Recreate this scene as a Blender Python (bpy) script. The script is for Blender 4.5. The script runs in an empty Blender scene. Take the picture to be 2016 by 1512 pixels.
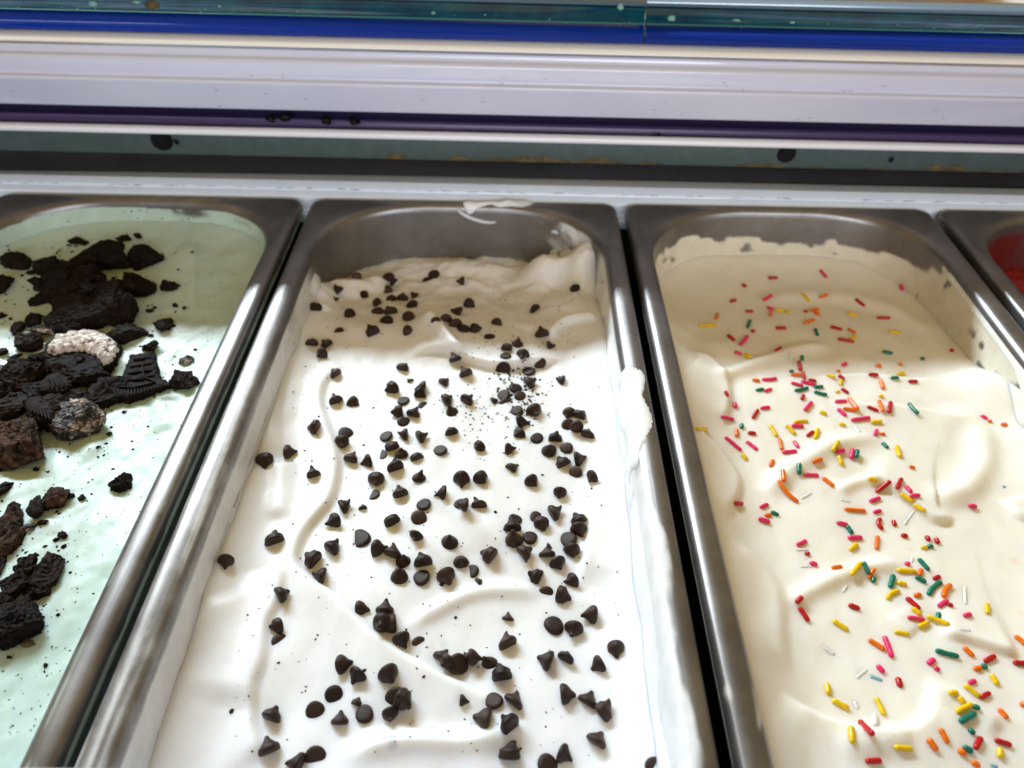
import bpy, bmesh, math, random
import numpy as np
from mathutils import Vector, Matrix, noise as mnoise
random.seed(7)
rng = np.random.default_rng(7)
S = bpy.context.scene
C = S.collection

# ------------------------------------------------------------------ camera
F_PX, PITCH, YAW, ROLL = 1500.18, 0.729216, 0.00138954, 0.01767326
CAM = np.array([0.0269, -0.37205, 0.19959])
_f = np.array([math.sin(YAW)*math.cos(PITCH), math.cos(YAW)*math.cos(PITCH), -math.sin(PITCH)])
_r = np.array([math.cos(YAW), -math.sin(YAW), 0.0]); _u = np.cross(_r, _f)
CR = math.cos(ROLL)*_r + math.sin(ROLL)*_u
CU = -math.sin(ROLL)*_r + math.cos(ROLL)*_u
cd = bpy.data.cameras.new('camera'); cam = bpy.data.objects.new('camera', cd); C.objects.link(cam)
m = Matrix.Identity(4)
for i in range(3):
    m[i][0] = CR[i]; m[i][1] = CU[i]; m[i][2] = -_f[i]; m[i][3] = CAM[i]
cam.matrix_world = m
cd.sensor_width = 36; cd.sensor_fit = 'HORIZONTAL'; cd.lens = F_PX/2016*36
cd.clip_start = 0.01; cd.clip_end = 50
cd.dof.use_dof = True; cd.dof.focus_distance = 0.262; cd.dof.aperture_fstop = 12.0
S.camera = cam

# ------------------------------------------------------------------ world, lamps, exposure
W = bpy.data.worlds.new('World'); S.world = W; W.use_nodes = True
bg = W.node_tree.nodes['Background']
bg.inputs[0].default_value = (1.0, 0.67, 0.20, 1); bg.inputs[1].default_value = 0.40
def lamp(name, loc, target, size, power, col, shape='DISK', size_y=None):
    d = bpy.data.lights.new(name, 'AREA'); d.shape = shape; d.size = size
    if size_y: d.size_y = size_y
    d.energy = power; d.color = col
    o = bpy.data.objects.new(name, d); C.objects.link(o); o.location = loc
    o.rotation_euler = (Vector(target)-Vector(loc)).to_track_quat('-Z', 'Y').to_euler()
    return o
KT = Vector((0.0, -0.12, 0.0)); KD = Vector((-0.72, 1.0, 0.88)).normalized()
tube_lamp = lamp('ceiling_tube_lamp', KT+KD*2.1, KT, 1.35, 82, (0.79, 0.92, 1.0), 'RECTANGLE', 0.11)
_zz = Vector((0, KD.y, KD.z)).normalized(); tube_lamp.rotation_euler = Matrix((Vector((1, 0, 0)), _zz.cross(Vector((1, 0, 0))), _zz)).transposed().to_euler()   # the tube runs along the case
lamp('shop_front_lamp', (0.35, -2.0, 0.66), (0.03, 0.0, 0.04), 1.8, 27.0, (0.84, 0.90, 1.0), 'RECTANGLE', 0.5)  # unseen cool fill, added in front to brighten the rails and ledge
S.view_settings.view_transform = 'Standard'; S.view_settings.look = 'None'
S.view_settings.exposure = 0.0; S.view_settings.gamma = 1.0
S.render.engine = 'CYCLES'
S.cycles.use_denoising = True
S.cycles.max_bounces = 10; S.cycles.diffuse_bounces = 5; S.cycles.glossy_bounces = 5

# ------------------------------------------------------------------ pixel rays (photo pixels) onto real surfaces
def raydir(px, py): return _f + CR*((px-1008)/F_PX) + CU*((756-py)/F_PX)
def onplane(px, py, z=0.0):
    d = raydir(px, py); return CAM + d*((z-CAM[2])/d[2])
def hit(px, py, h, z0=-0.02):
    z = z0
    for _ in range(14):
        p = onplane(px, py, z); z += 0.6*(float(h(np.array([p[0]]), np.array([p[1]]))[0])-z)
    return onplane(px, py, z)
def pxscale(p): return F_PX/float(np.dot(np.asarray(p)-CAM, _f))     # px per metre at a point

# ------------------------------------------------------------------ numpy noise
_perm = rng.permutation(512); _g = rng.uniform(0, 2*np.pi, 512)
def perlin(x, y, seed=0):
    xi = np.floor(x).astype(int); yi = np.floor(y).astype(int); xf = x-xi; yf = y-yi
    def grad(ix, iy, fx, fy):
        a = _g[_perm[(_perm[(ix+seed*31) % 512]+iy) % 512]]
        return np.cos(a)*fx+np.sin(a)*fy
    u = xf*xf*xf*(xf*(xf*6-15)+10); v = yf*yf*yf*(yf*(yf*6-15)+10)
    a = grad(xi, yi, xf, yf); b = grad(xi+1, yi, xf-1, yf); c = grad(xi, yi+1, xf, yf-1); d = grad(xi+1, yi+1, xf-1, yf-1)
    return ((a*(1-u)+b*u)*(1-v)+(c*(1-u)+d*u)*v)*1.5
def fbm(x, y, n=4, seed=0):
    s = 0; a = 1.0
    for i in range(n):
        s = s+a*perlin(x*2**i, y*2**i, seed+i); a *= .5
    return s
def sstep(a, b, x):
    t = np.clip((x-a)/(b-a), 0, 1); return t*t*(3-2*t)

# ------------------------------------------------------------------ materials
def mat(name):
    M = bpy.data.materials.new(name); M.use_nodes = True
    nt = M.node_tree; return M, nt, nt.nodes['Principled BSDF']
def node(nt, t, **k):
    n = nt.nodes.new(t)
    for a, v in k.items():
        if a in n.inputs: n.inputs[a].default_value = v
        else: setattr(n, a, v)
    return n
def tex(nt, scale, detail=4, rough=.55, vec=None, kind='Object'):
    tc = node(nt, 'ShaderNodeTexCoord'); n = node(nt, 'ShaderNodeTexNoise', Scale=scale, Detail=detail, Roughness=rough)
    src = tc.outputs[kind]
    if vec:
        mp = node(nt, 'ShaderNodeMapping'); mp.inputs['Scale'].default_value = vec
        nt.links.new(src, mp.inputs[0]); src = mp.outputs[0]
    nt.links.new(src, n.inputs['Vector']); return n
def ramp(nt, src, stops):
    r = node(nt, 'ShaderNodeValToRGB'); e = r.color_ramp.elements
    while len(e) < len(stops): e.new(.5)
    for i, (p, c) in enumerate(stops):
        e[i].position = p; e[i].color = (*c, 1) if len(c) == 3 else c
    nt.links.new(src, r.inputs[0]); return r
def bump(nt, P, src, strength, dist):
    b = node(nt, 'ShaderNodeBump', Strength=strength, Distance=dist)
    nt.links.new(src, b.inputs['Height']); nt.links.new(b.outputs[0], P.inputs['Normal']); return b
def cream(name, col, col2, sss=.85, rad=(.0035, .0028, .0018), rough=.38):
    M, nt, P = mat(name)
    n = tex(nt, 55, 3); r = ramp(nt, n.outputs[0], [(.35, col2), (.62, col)])
    nt.links.new(r.outputs[0], P.inputs['Base Color'])
    P.inputs['Roughness'].default_value = rough
    P.inputs['Specular IOR Level'].default_value = .3
    P.inputs['Subsurface Weight'].default_value = sss
    P.inputs['Subsurface Radius'].default_value = (1, 1, 1)
    P.inputs['Subsurface Radius'].default_value = tuple(x/.0035 for x in rad); P.inputs['Subsurface Scale'].default_value = .0050
    n2 = tex(nt, 420, 5, .65); n3 = tex(nt, 260, 4, .6, (1.6, .22, 1))
    ad = node(nt, 'ShaderNodeMath', operation='ADD'); nt.links.new(n2.outputs[0], ad.inputs[0]); nt.links.new(n3.outputs[0], ad.inputs[1])
    bump(nt, P, ad.outputs[0], .17, .0007)
    return M
def submerged(M, scale, tint, amount):
    nt = M.node_tree; P = nt.nodes['Principled BSDF']; src = P.inputs['Base Color'].links[0].from_socket
    tc = node(nt, 'ShaderNodeTexCoord'); v = node(nt, 'ShaderNodeTexVoronoi', Scale=scale); nt.links.new(tc.outputs['Object'], v.inputs['Vector'])
    mr = node(nt, 'ShaderNodeMapRange'); mr.interpolation_type = 'SMOOTHSTEP'
    for k, q in (('From Min', .20), ('From Max', .03), ('To Min', 0), ('To Max', amount)): mr.inputs[k].default_value = q
    nt.links.new(v.outputs['Distance'], mr.inputs['Value'])
    n = tex(nt, scale*.7, 2); th = node(nt, 'ShaderNodeMapRange'); th.inputs['From Min'].default_value = .52; th.inputs['From Max'].default_value = .60; nt.links.new(n.outputs[0], th.inputs['Value'])
    mu = node(nt, 'ShaderNodeMath', operation='MULTIPLY'); nt.links.new(mr.outputs[0], mu.inputs[0]); nt.links.new(th.outputs[0], mu.inputs[1])
    mx = node(nt, 'ShaderNodeMix', data_type='RGBA'); nt.links.new(mu.outputs[0], mx.inputs[0]); nt.links.new(src, mx.inputs[6]); mx.inputs[7].default_value = (*tint, 1)
    nt.links.new(mx.outputs[2], P.inputs['Base Color'])
def plain(name, col, rough=.4, metal=0, spec=.5, nscale=None, ncol=None, coat=0, bmp=0):
    M, nt, P = mat(name)
    P.inputs['Base Color'].default_value = (*col, 1); P.inputs['Roughness'].default_value = rough
    P.inputs['Metallic'].default_value = metal; P.inputs['Specular IOR Level'].default_value = spec
    P.inputs['Coat Weight'].default_value = coat; P.inputs['Coat Roughness'].default_value = .08
    if nscale:
        n = tex(nt, nscale, 5, .6); r = ramp(nt, n.outputs[0], [(.38, ncol), (.62, col)])
        nt.links.new(r.outputs[0], P.inputs['Base Color'])
        if bmp: bump(nt, P, n.outputs[0], bmp, .0005)
    return M
def steel(name, film, frough=.4):
    M, nt, P = mat(name)
    P.inputs['Metallic'].default_value = .78
    n = tex(nt, 30, 6, .7); r = ramp(nt, n.outputs[0], [(.3, (.155, .145, .142)), (.7, (.275, .26, .255))])
    nt.links.new(r.outputs[0], P.inputs['Base Color'])
    n3 = tex(nt, 60, 5, .7, (8, .4, 8)); rr = node(nt, 'ShaderNodeMapRange'); rr.inputs['To Min'].default_value = .27; rr.inputs['To Max'].default_value = .46
    nt.links.new(n3.outputs[0], rr.inputs['Value']); nt.links.new(rr.outputs[0], P.inputs['Roughness'])
    n4 = tex(nt, 90, 4, .6, (10, .3, 10)); bump(nt, P, n4.outputs[0], .06, .0006)
    # dried film of ice cream: density is a property of the wall itself, edges broken up by noise
    D = node(nt, 'ShaderNodeBsdfPrincipled'); D.inputs['Roughness'].default_value = frough
    n6 = tex(nt, 120, 4, .6); fr = ramp(nt, n6.outputs[0], [(.3, tuple(c*.86 for c in film)), (.65, film)])
    nt.links.new(fr.outputs[0], D.inputs['Base Color'])
    at = node(nt, 'ShaderNodeAttribute', attribute_name='film')
    n5 = tex(nt, 150, 6, .65, (1, .55, 1)); ad = node(nt, 'ShaderNodeMath', operation='MULTIPLY_ADD')
    nt.links.new(n5.outputs[0], ad.inputs[0]); ad.inputs[1].default_value = .42; nt.links.new(at.outputs['Fac'], ad.inputs[2])
    mr = node(nt, 'ShaderNodeMapRange'); mr.interpolation_type = 'SMOOTHSTEP'
    for k, v in (('From Min', .40), ('From Max', .92)): mr.inputs[k].default_value = v
    nt.links.new(ad.outputs[0], mr.inputs['Value'])
    mx = node(nt, 'ShaderNodeMixShader'); nt.links.new(mr.outputs[0], mx.inputs[0])
    nt.links.new(P.outputs[0], mx.inputs[1]); nt.links.new(D.outputs[0], mx.inputs[2])
    nt.links.new(mx.outputs[0], nt.nodes['Material Output'].inputs[0])
    return M
def choc(name, col, col2, rough=.42, rough2=.3, nscale=260, spec=.28):
    M, nt, P = mat(name); P.inputs['Specular IOR Level'].default_value = spec
    oi = node(nt, 'ShaderNodeObjectInfo')
    n = tex(nt, nscale, 5, .65); r = ramp(nt, n.outputs[0], [(.40, col), (.62, col2), (.80, tuple(min(1, c*2.4) for c in col2))])
    mx = node(nt, 'ShaderNodeMix', data_type='RGBA', blend_type='MULTIPLY'); mx.inputs[0].default_value = 1
    mr = node(nt, 'ShaderNodeMapRange'); mr.inputs['To Min'].default_value = .65; mr.inputs['To Max'].default_value = 1.5
    nt.links.new(oi.outputs['Random'], mr.inputs['Value'])
    nt.links.new(r.outputs[0], mx.inputs[6]); nt.links.new(mr.outputs[0], mx.inputs[7]); nt.links.new(mx.outputs[2], P.inputs['Base Color'])
    r2 = node(nt, 'ShaderNodeMapRange'); r2.inputs['To Min'].default_value = rough2; r2.inputs['To Max'].default_value = rough+.1
    nt.links.new(n.outputs[0], r2.inputs['Value']); nt.links.new(r2.outputs[0], P.inputs['Roughness'])
    bump(nt, P, n.outputs[0], .25, .0006)
    return M
MAT = {
 'vanilla': cream('white_cream', (.885, .885, .895), (.865, .865, .87)),
 'cake': cream('yellow_cream', (.91, .875, .80), (.89, .85, .76)),
 'mint': cream('mint_cream', (.575, .70, .655), (.53, .67, .615)),
 'red': cream('red_sorbet', (.34, .022, .022), (.20, .012, .012), .3),
 'choc': choc('dark_chocolate', (.017, .0078, .005), (.046, .022, .0145)),
 'wafer': choc('cocoa_wafer', (.0045, .0025, .0018), (.017, .0088, .006), .8, .6, 320, .15),
 'white': plain('white_paint', (.65, .67, .84), .24, 0, .5, 14, (.62, .64, .81), .7),
 'brightwhite': plain('bright_white_paint', (.86, .87, .96), .28, 0, .5, 14, (.83, .84, .94), .5),  # brighter copy of the rail white, light on the lower rail put into colour
 'offwhite': plain('off_white_plastic', (.95, .95, .92), .35, 0, .5, 14, (.91, .91, .88)),
 'ledge': plain('white_laminate', (.73, .83, 1.0), .35, 0, .5, 60, (.69, .80, .98), .3),
 'dark': plain('black_rubber', (.014, .0135, .018), .6, 0, .3, 40, (.009, .009, .012)),
 'purple': plain('purple_plastic', (.065, .04, .125), .35, 0, .5),  # shade inside the rail recess, put into the colour
 'navy': plain('navy_plastic', (.018, .012, .045), .4, 0, .5),  # deeper shade at the top of the same recess, painted in
 'green': plain('grey_green_metal', (.068, .098, .094), .55, .0, .3, 160, (.056, .084, .080), 0, .2),
 'blue': plain('blue_gloss', (.0, .028, .30), .2, 0, .22, None, None, .2),
 'teal': plain('teal_glass', (.0, .075, .115), .1, 0, .6, 45, (.0, .035, .075), .8),
 'tealedge': plain('teal_glass_edge', (.03, .20, .22), .2, 0, .6, None, None, .5),
 'slate': plain('frosted_glass_edge', (.10, .16, .23), .3, 0, .5),
 'residue': plain('dried_residue', (.14, .098, .04), .7, 0, .2, 200, (.065, .05, .028), 0, .4),
 'drip': plain('mint_drip', (.25, .46, .38), .5, 0, .4, 200, (.08, .25, .24)),
 'black': plain('black_plug', (.003, .003, .004), .5, 0, .2),
 'counter': plain('pale_counter', (.72, .72, .75), .4),
 'pink': plain('pink_paper', (.75, .42, .44), .6),
 'orange': plain('orange_card', (.62, .30, .17), .6),
 'floor': plain('dark_case_floor', (.012, .012, .013), .7),
}
submerged(MAT['vanilla'], 62, (.42, .44, .55), .75); submerged(MAT['cake'], 70, (.92, .62, .55), .5)
SPR = {'p': ('pink', (.88, .035, .17)), 'r': ('red', (.55, .004, .008)), 'o': ('orange', (.95, .20, .003)), 'y': ('yellow', (.93, .62, .0)),
       'g': ('green', (.0, .20, .125)), 'w': ('white', (.90, .885, .835)), 'b': ('pale blue', (.25, .50, .60))}
def sprinkle_mat(name, col):
    M, nt, P = mat(name)
    n = tex(nt, 700, 3); r = ramp(nt, n.outputs[0], [(.3, tuple(c*.82 for c in col)), (.7, col)])
    nt.links.new(r.outputs[0], P.inputs['Base Color']); P.inputs['Roughness'].default_value = .3
    P.inputs['Coat Weight'].default_value = .12; P.inputs['Subsurface Weight'].default_value = .6; P.inputs['Subsurface Radius'].default_value = (1, 1, 1); P.inputs['Subsurface Scale'].default_value = .0012
    bump(nt, P, n.outputs[0], .15, .0003); return M
for k, (n_, c_) in SPR.items(): MAT['s'+k] = sprinkle_mat(n_.replace(' ', '_')+'_sugar', c_)
def creamy_cookie(name):
    M, nt, P = mat(name)
    n = tex(nt, 210, 7, .72); r = ramp(nt, n.outputs[0], [(.47, (.008, .005, .0035)), (.53, (.05, .03, .022)), (.60, (.50, .39, .33)), (.72, (.74, .66, .62))])
    nt.links.new(r.outputs[0], P.inputs['Base Color']); P.inputs['Roughness'].default_value = .6; bump(nt, P, n.outputs[0], .5, .001); return M
MAT['creamy'] = creamy_cookie('cream_smeared_wafer')
def filling(name):
    M, nt, P = mat(name)
    n = tex(nt, 330, 7, .75); r = ramp(nt, n.outputs[0], [(.36, (.012, .007, .005)), (.42, (.28, .20, .165)), (.46, (.70, .63, .60)), (.64, (.82, .78, .76))])
    nt.links.new(r.outputs[0], P.inputs['Base Color']); P.inputs['Roughness'].default_value = .55; bump(nt, P, n.outputs[0], .5, .001); return M
MAT['filling'] = filling('crumb_speckled_filling')

# ------------------------------------------------------------------ object helpers
def link(name, me, material=None, parent=None):
    o = bpy.data.objects.new(name, me); C.objects.link(o)
    if material is not None and not me.materials: me.materials.append(material)
    if parent is not None: o.parent = parent
    return o
def mesh(name, V, Fc, smooth=True):
    me = bpy.data.meshes.new(name); me.from_pydata([tuple(v) for v in V], [], [tuple(int(i) for i in f) for f in Fc])
    if smooth: me.polygons.foreach_set('use_smooth', [True]*len(me.polygons))
    me.update(); return me
def tag(o, label=None, cat=None, group=None, kind=None):
    if label: o['label'] = label
    if cat: o['category'] = cat
    if group: o['group'] = group
    if kind: o['kind'] = kind
    return o
def empty(name, loc=(0, 0, 0), rz=0):
    o = bpy.data.objects.new(name, None); C.objects.link(o); o.location = loc; o.rotation_euler.z = rz
    o.empty_display_size = .02; return o

# ------------------------------------------------------------------ steel pans
PITCHX = .168; HW = .0818; PLEN = .36
PROF = [  # inset side, inset back, corner radius, z
 (.0004, .0004, .0070, -.0075), (.0, .0, .0072, -.0045), (.0002, .0002, .0070, -.0018), (.0011, .0011, .0062, -.0007), (.0024, .0024, .0055, -.0002), (.0038, .0031, .012, .0),
 (.0052, .0037, .020, -.0001), (.0073, .0046, .033, -.0006), (.0086, .0054, .0415, -.0013), (.0095, .0061, .0425, -.0024), (.0101, .0066, .0430, -.0042),
 (.0105, .0070, .0430, -.0075), (.0110, .0075, .0425, -.0115), (.0116, .0081, .042, -.0165), (.0123, .0088, .0415, -.023), (.0133, .0098, .041, -.032), (.0148, .0113, .040, -.046), (.0175, .014, .038, -.070), (.024, .021, .032, -.078)]
NS_, NC_, NB_ = 250, 40, 70
def loop(i, ib, r, z, dz=0):
    hx = HW-i; yb = -ib; yf = -PLEN+i
    P = []; e = 2/2.35 if r > .02 else 1; rx, ry = (r*1.30, r*1.16) if r > .02 else (r, r)
    for k in range(NS_): P.append((-hx, yf+r+(yb-ry-yf-r)*k/NS_))
    for k in range(NC_): a = (math.pi/2)*k/NC_; P.append((-hx+rx-rx*math.cos(a)**e, yb-ry+ry*math.sin(a)**e))
    for k in range(NB_): P.append((-hx+rx+(2*hx-2*rx)*k/NB_, yb))
    for k in range(NC_): a = math.pi/2-(math.pi/2)*k/NC_; P.append((hx-rx+rx*math.cos(a)**e, yb-ry+ry*math.sin(a)**e))
    for k in range(NS_): P.append((hx, yb-ry-(yb-ry-yf-r)*k/NS_))
    for k in range(8): a = -(math.pi/2)*k/8; P.append((hx-r+r*math.cos(a), yf+r+r*math.sin(a)))
    for k in range(8): P.append((hx-r-(2*hx-2*r)*k/8, yf))
    for k in range(8): a = -math.pi/2-(math.pi/2)*k/8; P.append((-hx+r+r*math.cos(a), yf+r+r*math.sin(a)))
    return np.array([(x, y, z) for x, y in P])
# refine the profile
_pr = np.array(PROF); _s = np.concatenate([[0], np.cumsum(np.linalg.norm(np.diff(_pr[:, [0, 3]], axis=0), axis=1))])
SV = np.concatenate([np.linspace(0, _s[11], 34)[:-1], np.linspace(_s[11], _s[-1], 24)])
PR = np.stack([np.interp(SV, _s, _pr[:, c]) for c in range(4)], 1)
LOOPS = np.stack([loop(*q) for q in PR])                        # ns x nt x 3
NSV, NT = LOOPS.shape[:2]
def surf_normals(G):
    dt = np.roll(G, -1, 1)-np.roll(G, 1, 1); ds = np.gradient(G, axis=0)
    n = np.cross(ds, dt); n /= np.linalg.norm(n, axis=2, keepdims=True)+1e-12
    return n
NRM = surf_normals(LOOPS)
if NRM[-10, 45, 0] < 0: NRM = -NRM                                  # left wall must face +x
STEEL = {}
def make_pan(cx, film_fn, mname, filmcol, label):
    root = empty('steel_pan', (cx, 0, 0)); tag(root, label, 'steel pan', 'steel pans set side by side')
    G = LOOPS
    Fc = []
    k_split = 22
    def part(name, a, b, cap):
        V = G[a:b+1].reshape(-1, 3); n = b-a+1; Fs = []
        for s in range(n-1):
            for t in range(NT):
                t2 = (t+1) % NT; Fs.append((s*NT+t, (s+1)*NT+t, (s+1)*NT+t2, s*NT+t2))
        if cap: Fs.append([(n-1)*NT+t for t in range(NT)][::-1])
        me = mesh(name, V, Fs)
        if STEEL.get(mname) is None: STEEL[mname] = steel(mname, filmcol)
        me.materials.append(STEEL[mname])
        at = me.attributes.new('film', 'FLOAT', 'POINT')
        at.data.foreach_set('value', film_fn(G[a:b+1], NRM[a:b+1]).reshape(-1).astype(np.float32))
        bm = bmesh.new(); bm.from_mesh(me); bmesh.ops.recalc_face_normals(bm, faces=bm.faces); bm.to_mesh(me); bm.free()
        return link(name, me, None, root)
    part('rim', 0, k_split, False); part('basin', k_split, NSV-1, True)
    return root
def film_mint(G, N):
    x, y, z = G[..., 0], G[..., 1], G[..., 2]
    f = sstep(-.0030, -.0062, z)*.95 - .32*sstep(.0, .5, fbm(x*60+3, y*60, 3, 5))*sstep(-.010, -.004, z)
    f = f - .75*np.exp(-((x-.022)/.012)**2-((z+.0075)/.0035)**2)*(y > -.05)
    f = f - .5*np.exp(-((x-.052)/.010)**2-((z+.008)/.003)**2)*(y > -.06)
    rim = (z > -.003)*(x > 0)*(.18+.26*sstep(-.2, .8, fbm(x*420, y*11, 3, 8))*sstep(-.10, -.20, y))
    return f+rim
def film_white(G, N):
    x, y, z = G[..., 0], G[..., 1], G[..., 2]
    st = fbm(x*40+z*60, y*16, 4, 11)
    left = (x < 0)*sstep(-.040, -.085, y)*sstep(-.0030, -.0065, z)*(.78+.22*st+.2*sstep(-.010, -.020, z))
    right = (x > 0)*sstep(-.030, -.060, y)*sstep(-.0030, -.0060, z)*(.85+.2*st)
    corner = sstep(.035, .055, x)*sstep(-.055, -.03, y)*sstep(-.002, -.006, z)*(.38+.5*fbm(x*55+z*80, y*55, 3, 14))
    back = (y > -.04)*sstep(-.0, .04, x)*sstep(-.003, -.01, z)*np.clip(.10+.55*fbm(x*50, z*90+3, 3, 16), 0, .6)
    rim = (z > -.0045)*((x < 0)*sstep(-.06, -.15, y)*(.27+.26*sstep(-.3, .8, fbm(x*420, y*11, 3, 18))) + (x > 0)*(.10+.62*sstep(-.175, -.20, y)*sstep(.0775, .0740, x+.0022*fbm(x*60, y*40, 3, 19))))
    return np.clip(np.maximum.reduce([left, right, corner, back, rim]), 0, 1)
def film_cake(G, N):
    x, y, z = G[..., 0], G[..., 1], G[..., 2]
    n1 = fbm(x*45+z*70, y*30+z*40, 4, 21)
    edge = -.0155-.0035*np.sin(x*42+1.0)+.004*n1
    n1 = fbm(x*30+z*30, y*20, 2, 21); back = sstep(edge+.0012, edge-.0018, z)*(.95-.75*sstep(.25, .6, fbm(x*38+5, z*120+y*30, 3, 23)))
    rightw = (x > .055)*sstep(-.03, -.05, y)*sstep(-.0035, -.006, z)*(.72-.8*sstep(.15, .5, fbm(y*48+7, z*85, 3, 25)))
    right2 = (x > .06)*sstep(-.13, -.16, y)*sstep(-.003, -.006, z)*.9
    leftw = (x < -.055)*sstep(-.004, -.008, z)*.8*sstep(-.06, -.1, y)
    rim = (z > -.003)*(.06+.42*(x < 0)*sstep(-.24, -.275, y)*sstep(-.1, .5, fbm(x*120, y*40, 3, 27)))
    return np.clip(np.maximum.reduce([back, rightw, right2, leftw, rim]), 0, 1)
def film_red(G, N):
    x, y, z = G[..., 0], G[..., 1], G[..., 2]
    return sstep(-.004, -.012, z)*(.62+.3*fbm(x*40, y*40, 3, 31))

# ------------------------------------------------------------------ stroke tools for the ice cream surfaces
def polyw(pts, z=-.02): return np.array([onplane(x, y, z)[:2] for x, y in pts])
def sdist(X, Y, P):
    best = np.full(X.shape, 1e9); sg = np.zeros(X.shape); tt = np.zeros(X.shape)
    seg = np.diff(P, axis=0); L = np.linalg.norm(seg, axis=1); cum = np.concatenate([[0], np.cumsum(L)])
    for i in range(len(seg)):
        dx = X-P[i, 0]; dy = Y-P[i, 1]
        t = np.clip((dx*seg[i, 0]+dy*seg[i, 1])/(L[i]**2), 0, 1)
        ex = dx-t*seg[i, 0]; ey = dy-t*seg[i, 1]; d = np.hypot(ex, ey)
        s = np.sign(seg[i, 0]*dy-seg[i, 1]*dx); b = d < best
        best = np.where(b, d, best); sg = np.where(b, s, sg); tt = np.where(b, (cum[i]+t*L[i])/cum[-1], tt)
    return best*np.where(sg == 0, 1, sg), tt
def chaikin(P, n=3):
    for _ in range(n):
        Q = [P[0]]
        for a, b in zip(P[:-1], P[1:]): Q += [a*.75+b*.25, a*.25+b*.75]
        Q.append(P[-1]); P = np.array(Q)
    return P
class Stroke:
    def __init__(s, kind, pts, A, w, L=.02, flip=1, z=-.02, e=.18):
        s.kind, s.P, s.A, s.w, s.L, s.flip, s.e = kind, chaikin(polyw(pts, z), 2), A, w, L, flip, e
    def __call__(s, X, Y):
        d, t = sdist(X, Y, s.P); d = d*s.flip; tap = sstep(0, s.e, t)*sstep(1, 1-s.e, t)
        if s.kind == 'fold': return 1.1*s.A*tap*sstep(-s.w, s.w, d)*np.exp(-np.maximum(d, 0)/s.L)
        if s.kind == 'ridge': return 1.05*s.A*tap*np.exp(-(d/s.w)**2)
        return s.A*tap*np.exp(-(d/s.w)**2)
class Bump_:
    def __init__(s, px, py, A, rx, ry, z=-.02, sharp=1.0, rot=0):
        s.c = onplane(px, py, z)[:2]; s.A, s.rx, s.ry, s.k, s.rot = A, rx, ry, sharp, rot
    def __call__(s, X, Y):
        dx, dy = X-s.c[0], Y-s.c[1]; c, n = math.cos(s.rot), math.sin(s.rot)
        q = ((dx*c+dy*n)/s.rx)**2+((-dx*n+dy*c)/s.ry)**2
        return s.A*np.exp(-q**s.k)
H1 = [Stroke('ridge', [(372, 500), (356, 560), (352, 610), (350, 655)], .0014, .006), Stroke('fold', [(392, 470), (396, 540), (392, 600), (388, 650)], .0012, .0016, .008, -1),
      Stroke('ridge', [(310, 770), (318, 830), (330, 870)], .0010, .004), Stroke('fold', [(200, 1000), (150, 1120), (120, 1290), (60, 1440)], .0012, .004, .02),
      Stroke('ridge', [(215, 860), (160, 930), (120, 1010)], .0010, .005), Stroke('ridge', [(380, 640), (330, 690), (240, 760)], .0012, .009)]
def h1(X, Y):
    x = X+PITCHX
    z = -.0135-.0015*sstep(-.05, -.2, Y)+.0012*np.exp(-((np.abs(x)-.0705)/.006)**2)+.0010*sstep(-.03, -.012, Y)
    z = z+.0012*fbm(X*30, Y*17, 4, 41)+.00025*fbm(X*160, Y*90, 3, 44)
    for s in H1: z = z+s(X, Y)
    return z
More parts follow.
